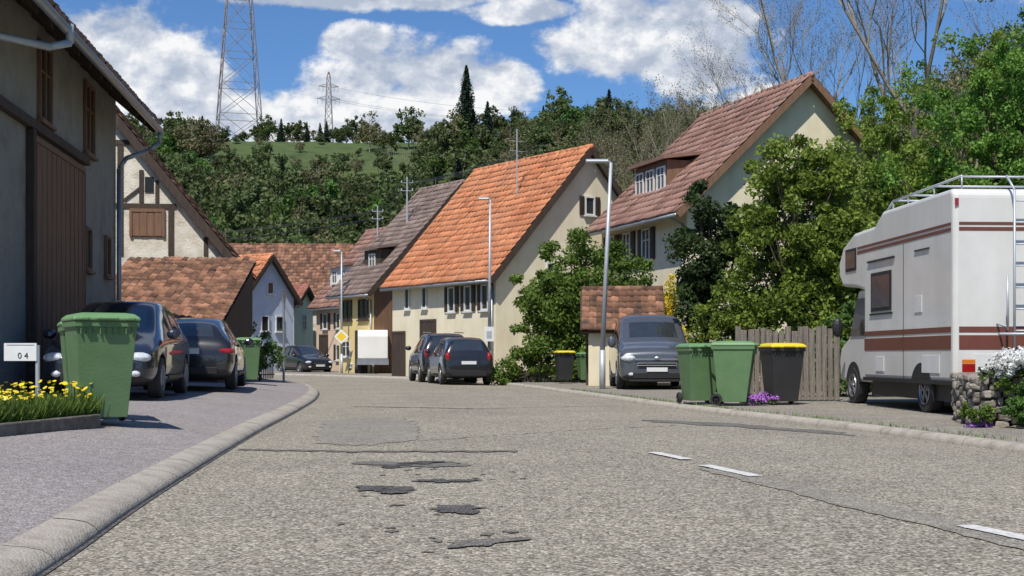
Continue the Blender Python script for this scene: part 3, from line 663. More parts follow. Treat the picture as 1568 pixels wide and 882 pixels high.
T['estate']=dict(L=4.6,st=[(0,.34,.55,.6,.60,.50),(.06,.24,.62,.67,.76,.62),(.25,.20,.72,.78,.86,.70),(.8,.18,.82,.90,.91,.76),(1.3,.18,.88,.98,.92,.77),(2.1,.18,.92,1.40,.92,.62),(2.4,.18,.93,1.46,.92,.63),(2.6,.18,.93,1.47,.92,.63),(2.68,.18,.93,1.47,.92,.63),(3.4,.18,.95,1.45,.92,.62),(3.48,.18,.95,1.44,.92,.61),(4.05,.2,.97,1.36,.91,.58),(4.45,.24,.98,1.04,.88,.72),(4.55,.28,.82,.88,.84,.7),(4.6,.34,.6,.65,.74,.6)],ws=(4,5),rw=(11,12),pil=[(7,8),(9,10)],wh=(.88,3.7),r=.34)
T['suv']=dict(L=4.2,st=[(0,.38,.7,.76,.64,.54),(.06,.28,.8,.86,.78,.66),(.25,.24,.9,.97,.86,.72),(.75,.22,.98,1.06,.89,.76),(1.15,.22,1.02,1.15,.90,.77),(1.8,.22,1.04,1.60,.90,.64),(2.1,.22,1.05,1.66,.90,.66),(2.35,.22,1.05,1.67,.90,.66),(2.43,.22,1.05,1.67,.90,.66),(3.2,.22,1.07,1.66,.90,.65),(3.28,.22,1.07,1.66,.90,.65),(3.9,.24,1.08,1.60,.89,.62),(4.1,.28,1.06,1.16,.87,.72),(4.17,.32,.9,.95,.84,.72),(4.2,.38,.65,.7,.76,.64)],ws=(4,5),rw=(11,12),pil=[(7,8),(9,10)],wh=(.8,3.4),r=.36)
T['van']=dict(L=4.9,st=[(0,.30,.76,.82,.80,.66),(.04,.22,.90,.97,.88,.72),(.2,.2,.99,1.06,.94,.78),(.6,.2,1.07,1.17,.96,.82),(.95,.2,1.12,1.26,.97,.84),(1.65,.2,1.16,1.82,.97,.78),(1.9,.2,1.18,1.93,.97,.80),(2.1,.2,1.18,1.95,.97,.80),(2.2,.2,1.18,1.95,.97,.80),(3.2,.2,1.18,1.95,.97,.80),(3.3,.2,1.18,1.95,.97,.80),(4.6,.2,1.18,1.94,.97,.80),(4.84,.22,1.16,1.88,.96,.80),(4.88,.26,1.1,1.6,.93,.8),(4.9,.36,.9,1.2,.88,.78)],ws=(4,5),rw=(12,13),pil=[(7,8),(9,10)],wh=(.95,3.95),r=.35)
def car(name,x,y,rz,kind,paint,z=0,sc=1.0,rails=False):
    k=T[kind];e=empty(name,(x,y,z),rz,sc); L=k['L'];st=k['st']
    V=[];F=[];MI=[]
    for (t,zb,zbe,zt,wb,wt) in st:
        half=[(0,zb),(wb*.8,zb),(wb*.97,zb+.1),(wb*1.0,(zb+zbe)*.5),(wb*.985,zbe-.05),(wb*.955,zbe),(wt,zt-.075 if zt-zbe>.2 else zt-.03),(wt*.87,zt-.012),(0,zt+.02)]
        ring=[(a,b) for a,b in half]+[(-a,b) for a,b in half[-2:0:-1]]
        V+=[(a,t,b) for a,b in ring]
    m=len(V)//len(st)
    nh=8
    def seg(j): return j if j<nh else (2*nh-1-j)
    pil=k['pil']
    for i in range(len(st)-1):
        for j in range(m):
            F.append((i*m+j,(i+1)*m+j,(i+1)*m+(j+1)%m,i*m+(j+1)%m))
            s_=seg(j); mi=0
            if s_==5 and k['ws'][0]<=i<k['rw'][1] and i!=k['rw'][0] and (i,i+1) not in pil:
                mi=1
                if kind=='van' and i>10: mi=0
            if s_==7 and ((i,i+1)==k['ws'] or (i,i+1)==k['rw']): mi=1
            if s_ in(0,1): mi=2
            if (i,i+1) in pil and s_==5: mi=2
            MI.append(mi)
    F.append(tuple(range(m))); MI.append(0 if kind=='van' else 2)
    F.append(tuple(range((len(st)-1)*m,len(st)*m))[::-1]); MI.append(0)
    me=bpy.data.meshes.new('b'); me.from_pydata(V,[],F); me.polygons.foreach_set('material_index',MI)
    for mm in(paint,M['cglass'],M['trim']): me.materials.append(mm)
    bm_=bmesh.new(); bm_.from_mesh(me); bmesh.ops.recalc_face_normals(bm_,faces=bm_.faces); bm_.to_mesh(me); bm_.free()
    o=bpy.data.objects.new('body_tmp',me); COL.objects.link(o)
    ss=o.modifiers.new('s','SUBSURF'); ss.levels=2; ss.render_levels=2
    cut=MB(); r=k['r']; wmax=max(s[4] for s in st)
    for wy in k['wh']:
        for sg in(-1,1): cut.beam((sg*(wmax-.26),wy,r),(sg*(wmax+.2),wy,r),r+.055,r+.055,32,2)
    co=cut.obj('cut',[paint,M['cglass'],M['trim']])
    bo=o.modifiers.new('bo','BOOLEAN'); bo.object=co; bo.operation='DIFFERENCE'; bo.solver='EXACT'
    dg=bpy.context.evaluated_depsgraph_get(); dg.update()
    me2=bpy.data.meshes.new_from_object(o.evaluated_get(dg)); 
    bpy.data.objects.remove(o); bpy.data.objects.remove(co)
    me2.polygons.foreach_set('use_smooth',[True]*len(me2.polygons)); me2.update()
    ob=bpy.data.objects.new('body',me2); COL.objects.link(ob); ob.parent=e
    es=ob.modifiers.new('e','EDGE_SPLIT'); es.split_angle=math.radians(50)
    w_=MB()
    for wy in k['wh']:
        for sg in(-1,1): wheel(w_,sg*(wmax-.015),wy,r,r,.2,sg)
    w_.obj('wheels',[M['rub'],M['rim']],e)
    d=MB(); zb=st[2][2]; vn=kind=='van'
    for sg in(-1,1):
        if vn: d.ell((sg*.70,.10,.80),(.20,.16,.10),0)
        else: d.ell((sg*wmax*.70,.15,zb-.11),(.19,.15,.085),0)
        if vn: d.box(sg*.93-.05,sg*.93+.05,L-.06,L+.0,.95,1.5,1)
        else: d.ell((sg*wmax*.80,L-.14,zb+.05),(.10,.14,.20) if kind!='estate' else (.2,.12,.08),1)
        d.ell((sg*(wmax+.09),1.28,zb+.27 if not vn else 1.22),(.11,.07,.085 if not vn else .15),2)
        d.ell((sg*wmax*.66,.04,.40),(.08,.06,.05),0)
        d.box(sg*wmax-.01,sg*wmax+.012,k['wh'][0]+r+.15,k['wh'][1]-r-.15,.30,.36,3)
        for hy in(2.3,3.15): d.box(sg*(wmax*.985)-.01,sg*(wmax*.985)+.022,hy-.09,hy+.09,zb+.09,zb+.12,2)
    if vn:
        d.box(-.46,.46,-.03,.1,.58,.72,3); d.box(-.60,.60,-.03,.1,.30,.44,3)
        for zq in(.62,.68): d.box(-.50,.50,-.045,-.028,zq-.008,zq+.008,4)
        d.box(-.56,.56,-.045,-.02,.765,.785,4); d.ell((0,-.02,.80),(.09,.04,.05),4)
        d.box(-.26,.26,-.055,-.035,.465,.57,5); d.box(-.7,.7,-.035,.1,.22,.27,3)
    else:
        d.box(-.40,.40,-.005,.06,zb-.22,zb-.10,3)
        d.box(-.52,.52,.005,.09,.28,.42,3)
        for q in range(3): d.box(-.38,.38,-.012,-.004,zb-.205+q*.035,zb-.195+q*.035,4)
        d.box(-.26,.26,-.022,-.006,zb-.34,zb-.23,5)
    d.box(-.26,.26,L+.0,L+.015,.72,.83,5); d.box(-.6,.6,L-.06,L+.012,.33,.46,3)
    if rails:
        for sg in(-1,1): d.beam((sg*.55,2.0,st[7][3]+.04),(sg*.55,3.9,st[7][3]),.02,.02,6,4)
    d.obj('lights_and_trim',[M['lamp'],M['tail'],paint,M['trim'],M['rim'],M['plate']],e,smooth=False,bevel=.006)
    return e
def carrot(fd): dx,dy=fd; return math.atan2(dx,-dy)
car('parked_mpv',-6.35,19.9,carrot((.11,-1)),'mpv',M['cblue'],z=.275,sc=1.0)
def rearcar(name,x,yrear,fd,kind,paint,z,sc,rails=False):
    fd=Vector(fd).normalized(); L=T[kind]['L']*sc; return car(name,x+fd.x*L,yrear+fd.y*L,carrot(fd),kind,paint,z,sc,rails)
rearcar('parked_estate_car',-6.35,25.4,(-.14,1),'estate',M['cblack'],.27,1.0)
car('parked_van',3.62,32.6,carrot((-.02,-1)),'van',M['cgrey'],z=.09,sc=1.0)
rearcar('compact_suv',-1.36,41.3,(-.22,1),'suv',M['cblack'],.02,.92)
rearcar('large_suv',-2.2,45.2,(-.2,1),'suv',M['cblack'],.02,1.04,True)
car('parked_car_black',-9.9,67.5,carrot((.5,-.8)),'mpv',M['cblack'],z=.0,sc=.95)
car('parked_car_silver',-8.2,65,carrot((-.9,-.35)),'estate',M['csilver'],z=.0,sc=.9)
tv=empty('tarpaulin_trailer',(-6.6,62.0,.1),.12,.95)
mb=MB(); mb.prism([(0,.75),(2.6,.75),(2.6,1.9),(2.3,2.2),(.3,2.2),(0,1.9)],-.75,.75,0); mb.obj('tarp',M['white'],tv,bevel=.05)
mb=MB(); mb.box(-.78,.78,-.03,2.63,.45,.745,0); mb.beam((0,-.9,.42),(0,.05,.5),.05,.05,6,0); mb.obj('bed',[M['zinc']],tv)
mb=MB(); [wheel(mb,sg*.9,1.4,.3,.3,.18,sg) for sg in(-1,1)]; mb.obj('wheels',[M['rub'],M['rim']],tv)
# camper
cv=empty('camper_van',(6.15,18.2,.1),math.atan2(.047,1))
mb=MB()
Wc=2.25
mb.prism([(0,.48),(3.95,.48),(3.95,1.95),(4.35,2.02),(5.15,2.08),(5.35,2.25),(5.40,2.5),(5.15,2.78),(4.5,2.98),(3.4,3.0),(3.0,3.2),(.1,3.2),(0,3.12)],0,Wc,0)
mb.obj('coachwork',[M['campw']],cv,bevel=.07,seg=3)
mb=MB(); mb.prism([(3.96,.40),(5.75,.40),(5.82,.75),(5.72,1.0),(5.25,1.18),(4.7,2.0),(3.96,2.0)],.14,Wc-.14,0); mb.obj('cab',[M['campw']],cv,bevel=.06,seg=3)
mb=MB()
mb.prism([(4.15,1.2),(5.12,1.2),(4.72,1.85),(4.15,1.85)],.125,.139,0)
mb.box(-.012,-.002,2.55,3.55,1.58,2.22,1); mb.box(-.022,-.013,2.62,3.48,1.64,2.16,0)
mb.box(-.012,-.002,4.35,4.95,2.33,2.72,1); mb.box(-.022,-.013,4.4,4.9,2.38,2.67,0)
mb.box(1.25,1.95,-.012,-.002,1.75,2.3,1); mb.box(1.3,1.9,-.022,-.013,1.8,2.25,0)
mb.obj('windows',[M['glass2'],M['trim']],cv)
mb=MB()
for z0,z1 in((.94,1.14),(1.18,1.26),(2.60,2.65),(2.68,2.72)):
    mb.box(-.006,-.0015,.08,3.9 if z1<2 else 4.3,z0,z1,0); mb.box(.08,Wc-.08,-.006,-.0015,z0,z1,0)
mb.obj('stripes',[M['campb']],cv)
mb=MB()
mb.box(-.03,.0,.02,3.9,.44,.50,0); mb.box(.05,Wc-.05,-.10,-.01,.40,.56,0)
mb.box(-.006,-.0012,2.0,2.01,.5,2.58,0); mb.box(-.02,-.003,.9,1.5,2.42,2.44,0);mb.box(-.02,-.003,2.5,3.6,1.52,1.55,0);mb.box(-.03,-.003,2.4,3.7,2.40,2.43,0)
mb.ell((-.12,5.05,1.35),(.1,.07,.17),0)
mb.box(0.1,Wc-.1,.3,3.8,.2,.45,0)
mb.obj('trim',[M['trim']],cv)
mb=MB()
mb.box(-.012,-.003,.5,1.2,.60,.86,0);mb.box(-.012,-.003,1.2,1.5,1.5,1.75,0);mb.box(-.012,-.003,2.9,3.3,.60,.84,0)
mb.box(.28,1.0,-.012,-.003,.62,.88,0)
mb.obj('service_hatches',[M['frame']],cv,bevel=.003)
mb=MB(); mb.box(.08,.26,-.13,-.105,.62,.74,0); mb.box(.08,.26,-.13,-.105,.742,.80,1); mb.box(.02,.07,-.02,-.003,2.95,3.05,0); mb.obj('tail_lights',[M['tail'],M['amber']],cv)
mb=MB()
for xx in(.80,1.18): mb.tube([(xx,-.16,.7),(xx,-.16,3.15),(xx,.1,3.38)],.016,8)
for q in range(8): mb.beam((.80,-.16,.9+q*.3),(1.18,-.16,.9+q*.3),.012,.012,6)
for xx in(.18,Wc-.18): mb.tube([(xx,.15,3.38),(xx,3.0,3.36),(xx,3.5,3.15)],.018,8)
for yy in(.15,1.2,2.3,3.0): mb.beam((.18,yy,3.37),(Wc-.18,yy,3.37),.016,.016,8); mb.beam((.18,yy,3.2),(.18,yy,3.37),.013,.013,6)
mb.tube([(.62,-.35,1.2),(.62,-.35,1.95)],.016,8); mb.beam((.62,-.35,1.25),(.62,0,1.3),.015,.015,6);mb.beam((.5,-.36,1.15),(1.9,-.36,1.15),.02,.02,8)
mb.obj('ladder_and_roof_rails',[M['galv']],cv,smooth=True)
mb=MB()
for wy in(1.25,4.95):
    for sg,xx in((-1,.05 if wy<3 else .12),(1,Wc-.1)): wheel(mb,xx,wy,.33,.33,.2,sg)
mb.obj('wheels',[M['rub'],M['rim']],cv)
mb=MB()
for wy in(1.25,):
    pts=[(math.cos(a)*.44+wy,math.sin(a)*.42+.33) for a in np.linspace(.2,math.pi-.2,14)]
    mb.prism([(p[0],p[1]) for p in pts]+[(wy-.35,.42),(wy+.35,.42)],-.006,-.001,0)
pts=[(math.cos(a)*.42+4.95,math.sin(a)*.42+.33) for a in np.linspace(.15,math.pi-.15,14)]
mb.prism(pts,.131,.138,0)
mb.obj('wheel_arches',[M['trim']],cv)
# ------------------------------------------------------------ bins
def bin_(name,x,y,z,rz,body,lid,sc=1.0):
    e=empty(name,(x,y,z),rz,sc)
    mb=MB()
    def ring(hx,y0,y1,zz): return [(-hx,y0,zz),(hx,y0,zz),(hx,y1,zz),(-hx,y1,zz)]
    R=[ring(.22,-.24,.22,.06),ring(.285,-.36,.30,.93),ring(.305,-.385,.33,.935),ring(.305,-.385,.33,.99)]
    vs=[p for r in R for p in r]; fs=[(3,2,1,0)]
    for k in range(3):
        for i in range(4): a=k*4+i;b=k*4+(i+1)%4; fs.append((a,b,b+4,a+4))
    fs.append((12,13,14,15)); mb.add(vs,fs)
    for i in range(9):
        xx=-.24+i*.06; mb.box(xx-.006,xx+.006,-.378,-.352,.86,.934)
    mb.obj('body',[body],e,bevel=.02,seg=3)
    mb=MB()
    R=[ring(.315,-.40,.33,.992),ring(.315,-.40,.33,1.025),ring(.27,-.34,.30,1.06),ring(.2,-.22,.2,1.075)]
    vs=[p for r in R for p in r]; fs=[(3,2,1,0)]
    for k in range(3):
        for i in range(4): a=k*4+i;b=k*4+(i+1)%4; fs.append((a,b,b+4,a+4))
    fs.append((12,13,14,15)); mb.add(vs,fs); mb.box(-.10,.10,-.45,-.39,1.0,1.03); mb.box(-.26,-.17,-.44,-.39,.995,1.03);mb.box(.17,.26,-.44,-.39,.995,1.03)
    mb.obj('lid',[lid],e,bevel=.015,seg=3)
    mb=MB(); mb.beam((-.27,.43,1.0),(.27,.43,1.0),.018,.018,8); 
    for sx in(-.27,0,.27): mb.beam((sx,.30,.97),(sx,.43,1.0),.02,.018,6)
    mb.obj('handle',[body],e,smooth=True)
    mb=MB()
    for sg in(-1,1): wheel(mb,sg*.29,.25,.1,.1,.05,sg)
    mb.beam((-.26,.25,.1),(.26,.25,.1),.012,.012,6)
    mb.obj('wheels',[M['rub'],M['rub']],e); return e
bin_('green_wheelie_bin',-4.42,14.0,.235,math.radians(28),M['bing'],M['bingl'],1.09)
bin_('green_wheelie_bin',-4.86,15.0,.245,math.radians(22),M['bing'],M['bingl'],1.05)
bin_('green_wheelie_bin',3.32,23.3,.10,math.radians(12),M['bing'],M['bingl'],1.0)
bin_('green_wheelie_bin',3.82,22.6,.10,math.radians(75),M['bing'],M['bingl'],1.03)
bin_('black_wheelie_bin',4.70,22.8,.10,math.radians(8),M['bink'],M['biny'],1.0)
bin_('black_wheelie_bin',1.62,40.5,.15,math.radians(10),M['bink'],M['biny'],.9)
bin_('green_wheelie_bin',2.3,40.9,.15,math.radians(10),M['bing'],M['bingl'],.85)
bin_('green_wheelie_bin',-6.7,33.2,.29,math.radians(10),M['bing'],M['bingl'],1.05)
# ------------------------------------------------------------ street furniture
def lamp(name,x,y,z,H,lean=0,arm=-.65,r=.07):
    e=empty(name,(x,y,z)); mb=MB(); top=(lean,0,H)
    mb.beam((0,0,-.1),(0,0,1.0),r*1.15,r*1.15,12); mb.beam((0,0,1.0),top,r*1.0,r*.6,12)
    mb.beam(top,(lean+arm*.35,0,H+.05),r*.5,r*.45,8); mb.obj('pole',[M['galv']],e,smooth=True)
    mb=MB(); mb.prism([(-.13,H),(-.13,H+.05),(.0,H+.1),(.13,H+.05),(.13,H)],lean+arm*1.0,lean+arm*.1,0); mb.obj('lamp_head',[M['galv']],e,bevel=.02)
    return e
lamp('street_lamp',2.34,33.8,.1,5.85,.22)
l2=lamp('street_lamp',-.78,44.8,.1,6.2,.03,-.4,.06)
mb=MB(); mb.box(-.16,.16,-.10,-.085,1.35,1.85,0); mb.box(-.09,.09,-.104,-.101,1.45,1.7,1); mb.obj('notice_sign',[M['signw'],M['galv']],l2)
l3=lamp('street_lamp',-8.35,64,.05,6.0,.0,-.4,.06)
mb=MB(); s_=.36
mb.add([(0,-.09,1.85-s_),(s_,-.09,1.85),(0,-.09,1.85+s_),(-s_,-.09,1.85),(0,-.07,1.85-s_),(s_,-.07,1.85),(0,-.07,1.85+s_),(-s_,-.07,1.85)],[(0,1,2,3),(7,6,5,4),(0,4,5,1),(1,5,6,2),(2,6,7,3),(3,7,4,0)],0)
q=s_*.68; mb.add([(0,-.094,1.85-q),(q,-.094,1.85),(0,-.094,1.85+q),(-q,-.094,1.85)],[(0,1,2,3)],1); mb.obj('priority_sign',[M['signw'],M['signy']],l3)
sp=empty('traffic_sign',(-7.55,43.2,.1)); mb=MB(); mb.beam((0,0,0),(0,0,3.0),.04,.04,8); mb.add([(.02,-.3,3.0),(.02,.3,3.0),(.02,0,2.4),(.04,-.3,3.0),(.04,.3,3.0),(.04,0,2.4)],[(0,1,2),(5,4,3),(0,3,4,1),(1,4,5,2),(2,5,3,0)]); mb.obj('post_and_plate',[M['zinc']],sp)
gt=empty('garden_railing',(-8.4,41.5,.2),1.3); mb=MB()
for i in range(14): mb.box(i*.14,i*.14+.03,0,.03,0,1.05)
mb.box(0,1.9,-.02,.0,.9,.95); mb.box(0,1.9,-.02,.0,.12,.17); mb.obj('bars',M['wood_gr'],gt)
def mast(name,x,y,z0,H):
    e=empty(name,(x,y,z0)); mb=MB(); mb.beam((0,0,0),(0,0,H),.05,.035,6); 
    for q in(.3,.7): mb.beam((-.3,0,H-q),(.3,0,H-q),.02,.02,4); [mb.beam((t,0,H-q),(t,0,H-q+.12),.03,.02,6) for t in(-.28,.28)]
    mb.obj('mast',[M['galv']],e); return (x,y,z0+H)
m1=mast('utility_mast',-7.2,70,6.6,2.4);m2=mast('utility_mast',-5.3,66,7.4,2.6); m0=(1.4,54,10.0)
wb=MB()
def wire(a,b,sag,r,k=14):
    a=Vector(a);b=Vector(b); P=[a.lerp(b,i/k)-Vector((0,0,sag*4*(i/k)*(1-i/k))) for i in range(k+1)]
    for p,q in zip(P[:-1],P[1:]): wb.beam(p,q,r,r,3,caps=False)
for o_ in(-.3,0,.3):
    wire((m1[0]+o_,m1[1],m1[2]-.3),(m2[0]+o_,m2[1],m2[2]-.3),.2,.012); wire((m2[0]+o_,m2[1],m2[2]-.3),(m0[0]+o_,m0[1],m0[2]-.2),.3,.012)
    wire((m1[0]+o_,m1[1],m1[2]-.3),(-32+o_,75,7.5),.6,.012)
    wire((m1[0]+o_,m1[1],m1[2]-.7),(-30+o_,72,6.6),.5,.012)
wb.obj('overhead_wires',[M['wire']])
def pylon(name,x,y,z,H,b,arms,r=.16,rz=.3):
    e=empty(name,(x,y,z),rz); mb=MB(); N=11; zz=[H*(1-(1-i/N)**1.25) for i in range(N+1)]
    def hw_(q): 
        u=q/H; return b/2*(1-u)*.88+ (.6 if u<.99 else .2)
    for i in range(N):
        a,c=zz[i],zz[i+1];A_=hw_(a);C2=hw_(c)
        cs=[(1,1),(1,-1),(-1,-1),(-1,1)]
        for j in range(4):
            p=cs[j];q=cs[(j+1)%4]
            mb.beam((p[0]*A_,p[1]*A_,a),(p[0]*C2,p[1]*C2,c),r,r,4,caps=False)
            mb.beam((p[0]*A_,p[1]*A_,a),(q[0]*C2,q[1]*C2,c),r*.6,r*.6,4,caps=False); mb.beam((q[0]*A_,q[1]*A_,a),(p[0]*C2,p[1]*C2,c),r*.6,r*.6,4,caps=False)
            mb.beam((p[0]*C2,p[1]*C2,c),(q[0]*C2,q[1]*C2,c),r*.6,r*.6,4,caps=False)
    for az,al in arms:
        h0=hw_(az)
        for sg in(-1,1):
            for dy in(-h0,h0):
                mb.beam((sg*h0,dy,az),(sg*al,0,az+.3),r*.7,r*.7,4); mb.beam((sg*h0,dy,az+al*.28),(sg*al,0,az+.3),r*.6,r*.6,4)
            for f in (.95,.55): mb.beam((sg*al*f,0,az+.2),(sg*al*f,0,az-1.8),r*.7,r*.7,4)
    mb.obj('lattice',[M['pyl']],e)
pylon('electricity_pylon',-82,392,63,86,14,[(58,13),(68,17),(78,12)],.17)
pylon('electricity_pylon',-73,520,72,42,4,[(31,4.6),(36,4.0)],.14,.2)
pylon('electricity_pylon',52,400,62,18,4,[(11,5),(15,4.5)],.13,.4)
wb=MB()
for dz,dx in((0,0),(0,4),(5,2)):
    wire((-73+dx,520,103+dz),(52+dx,400,73+dz*.6),4,.045,30)
for dx,dz in((0,0),(10,2),(22,9)):
    wire((-82+dx,392,128+dz),(320,330,150+dz),14,.05,40); wire((-82-dx,392,122+dz),(-300,380,150+dz),10,.05,30)
wb.obj('power_lines',[M['wire']])
sg_=empty('hydrant_marker_sign',(-4.83,13.3,.26)); mb=MB(); mb.beam((.0,0,-.1),(0,0,.80),.022,.022,8,0); mb.box(-.33,-.0,-.035,-.024,.64,.82,1); mb.box(-.30,-.02,-.0385,-.0365,.80,.803,2); mb.obj('post_and_plate',[M['galv'],M['signw'],M['trim']],sg_)
cu=bpy.data.curves.new('num','FONT'); cu.body='0 4'; cu.size=.085; cu.extrude=.001; to=bpy.data.objects.new('numerals',cu); COL.objects.link(to); to.parent=sg_; to.rotation_euler=(math.pi/2,0,0); to.location=(-.19,-.038,.665); cu.materials.append(M['trim'])
fb=empty('flower_bed',(0,0,0)); mb=MB()
edge=[(-4.75,10.2),(-4.28,13.45),(-4.55,13.62),(-7.2,14.4)]
for a,b in zip(edge[:-1],edge[1:]):
    a=Vector((*a,.2));b=Vector((*b,.2));d=(b-a).normalized();p=Vector((-d.y,d.x,0))*.05
    mb.add([a-p,b-p,b+p,a+p]+[v+Vector((0,0,.15)) for v in(a-p,b-p,b+p,a+p)],[(3,2,1,0),(4,5,6,7),(0,1,5,4),(1,2,6,5),(2,3,7,6),(3,0,4,7)])
mb.obj('edging',[M['stone']],fb,bevel=.012)
mb=MB(); mb.add([(-4.8,10.2,.33),(-4.34,13.4,.33),(-7.2,14.3,.36),(-7.4,10.2,.36)],[(0,1,2,3)]); mb.obj('soil',[M['soil']],fb)
def grass(name,poly_fn,n,h,mat,parent,wd=.006,lean=.35):
    P=poly_fn(n); a=rng.random(n)*6.28; hh=h*rng.uniform(.4,1.2,n)
    w=np.stack([np.cos(a),np.sin(a),0*a],1)*wd; l=rng.normal(0,lean,(n,3));l[:,2]=1; 
    V=np.stack([P-w,P+w,P+l*hh[:,None]+w*.2,P+l*hh[:,None]-w*.2],1).reshape(-1,3)
    return np_mesh(name,V,np.arange(4*n).reshape(-1,4),mat,rng.random(n),parent=parent)
def bedpts(n):
    u=rng.random(n)**1.5;v=rng.random(n); y=10.3+v*3.4; xr=-4.80+(y-10.2)*.145; return np.stack([xr-.02-u*2.3,y,np.full(n,.33)],1)
grass('grass_tufts',bedpts,22000,.21,L_grass,fb,.006)
P=bedpts(560); mb=MB()
for p in P:
    h_=random.uniform(.14,.36); mb.beam(p,(p[0],p[1],p[2]+h_),.003,.003,3,1,False); r_=random.uniform(.018,.03)
    c=Vector((p[0],p[1],p[2]+h_)); tlt=Vector((random.gauss(0,.35),random.gauss(-.3,.3),1)).normalized(); mb.beam(c,c+tlt*.012,r_*.6,r_,9,0)
mb.obj('dandelions',[M['biny'],L_grass],fb)
tree('garden_hedge',-7.7,40.5,[(0,0,.9,.8,.7,.8),(-1,.3,1.1,.8,.7,1.0),(-.3,-1.5,.7,.6,.6,.6)],8000,.05,L_mid,60,.25,.04,z0=.2)
tree('climbing_shrub',-9.35,29.6,[(0,0,3.2,.25,.25,.9),(0,0,2.2,.3,.3,.8)],2500,.04,L_fresh,30,.18,.03,z0=.2)
fe_=empty('wooden_fence',(4.15,24.3,.1),.0); mb=MB(); x=0
while x<1.95:
    wv=random.uniform(.085,.11); hz=1.36+random.uniform(-.06,.06); yj=random.uniform(0,.012); tl_=random.uniform(-.012,.012)
    mb.add([(x,yj,0.03),(x+wv,yj,.03),(x+wv+tl_,yj,hz),(x+tl_,yj,hz+random.uniform(-.015,.015)),(x,yj+.02,.03),(x+wv,yj+.02,.03),(x+wv+tl_,yj+.02,hz),(x+tl_,yj+.02,hz)],[(0,1,2,3),(7,6,5,4),(0,4,5,1),(1,5,6,2),(2,6,7,3),(3,7,4,0)]); x+=wv+.018
for z in(.3,1.0): mb.box(0,1.95,.035,.08,z,z+.08)
mb.obj('boards',[M['wood_gr']],fe_)
def rubble(name,a,b,H,th,par=None,ss=.16):
    e=par or empty(name)
    a=Vector(a);b=Vector(b);L=(b-a).length;d=(b-a).normalized();p=Vector((-d.y,d.x,0)); T_=[]
    rows=int(H/(ss*.7)); 
    base=[(-1,-1,-1),(1,-1,-1),(1,1,-1),(-1,1,-1),(-1,-1,1),(1,-1,1),(1,1,1),(-1,1,1)]
    fsb=[(0,3,2,1),(4,5,6,7),(0,1,5,4),(1,2,6,5),(2,3,7,6),(3,0,4,7)]
    mb=MB()
    for r in range(rows):
        x=-random.uniform(0,.1)
        while x<L:
            w=ss*random.uniform(.5,1.7); c=a+d*(x+w/2)+Vector((0,0,(r+.5)*ss*.7+random.uniform(-.03,.03)))+p*random.uniform(-.05,.05)
            vs=[]
            for q in base:
                vs.append(c+d*(q[0]*w*.5*random.uniform(.65,1.1))+p*(q[1]*th/2*random.uniform(.8,1.05))+Vector((0,0,q[2]*ss*.38*random.uniform(.65,1.2))))
            mb.add(vs,fsb); T_+= [random.random()]*6; x+=w
    o=mb.obj('stones',[M['stone']],e); at=o.data.attributes.new('tint','FLOAT','FACE'); at.data.foreach_set('value',T_)
    bv=o.modifiers.new('b','BEVEL'); bv.width=.03; bv.segments=2
    return e
sw=rubble('rubble_garden_wall',(5.75,15.9,.03),(9.2,15.4,.03),.82,.4,ss=.12)
rubble('',(5.75,15.9,.03),(6.0,17.3,.03),.7,.35,par=sw,ss=.12)
rw=rubble('low_stone_wall',(-.3,42.9,.05),(3.2,41.9,.05),.5,.35,ss=.18)
def cushion(name,x,y,z,ells,n,size,mat,cl=40,cr=.08):
    e=empty(name,(x,y,z)); V,F,t,C=leafcloud(ells,n,size,cl,cr,up=1.2); np_mesh('blossom',V,F,mat,t,parent=e)
    V,F,t,C=leafcloud([(a,b,c-.06,d*.95,f*.95,g*.9) for a,b,c,d,f,g in ells],n//4,size*1.1,cl,cr); np_mesh('leaves',V,F,L_mid,t,parent=e); return e
cushion('white_flower_cushion',6.15,15.75,.84,[(0,-.1,.05,.45,.35,.14),(.7,-.1,.10,.6,.35,.18),(-.3,.0,-.04,.22,.25,.1),(1.4,0,.15,.6,.3,.18),(.5,-.25,-.1,.5,.1,.12)],24000,.021,L_white,200,.08)
cushion('purple_flower_cushion',4.2,22.5,.14,[(0,0,.08,.25,.2,.1),(.3,.1,.06,.2,.15,.08)],2500,.016,L_purp,40,.06)
cushion('purple_flower_cushion',5.6,15.6,.06,[(0,0,.06,.2,.12,.06)],900,.012,L_purp,30,.05)
tree('lavender_bush',6.0,15.3,[(0,0,.28,.26,.2,.25),(.4,0,.25,.22,.2,.22),(.75,0,.3,.25,.2,.25)],9000,.02,L_mid,70,.08,.01,z0=.1)
tree('wall_plants',5.6,15.6,[(0,0,.15,.2,.15,.15),(.1,.7,.15,.12,.2,.15),(.3,0,.5,.12,.12,.12),(.8,-.15,.45,.2,.1,.12)],4500,.02,L_fresh,50,.06,.01,z0=.1)
tree('verge_shrubs',.6,42.2,[(-.9,0,.4,.6,.4,.5),(0,.3,.6,.7,.5,.7),(1.1,-.1,.4,.7,.4,.5),(2.0,.6,.7,.6,.5,.8)],14000,.05,L_fresh,80,.22,.03,z0=.1)
tree('verge_shrubs',5.2,26.8,[(-.6,0,.5,.8,.4,.6),(.6,0,.7,.8,.4,.8),(1.7,0,.9,.8,.5,1.0),(2.9,0,1,.9,.6,1.3)],22000,.045,L_mid,140,.22,.04,z0=.1)
def wpts(n):
    v=rng.random(n)*22; x=[];y=[]
    for q in v:
        a=PR.at(20+q); o=rng.choice([.17,.18,2.6])+abs(rng.normal(0,.03)); x.append(a[0]-a[2]*o); y.append(a[1]-a[3]*o)
    return np.stack([np.array(x),np.array(y),np.full(n,.09)],1)
grass('roadside_weeds',wpts,1400,.05,L_grass,None,.005)
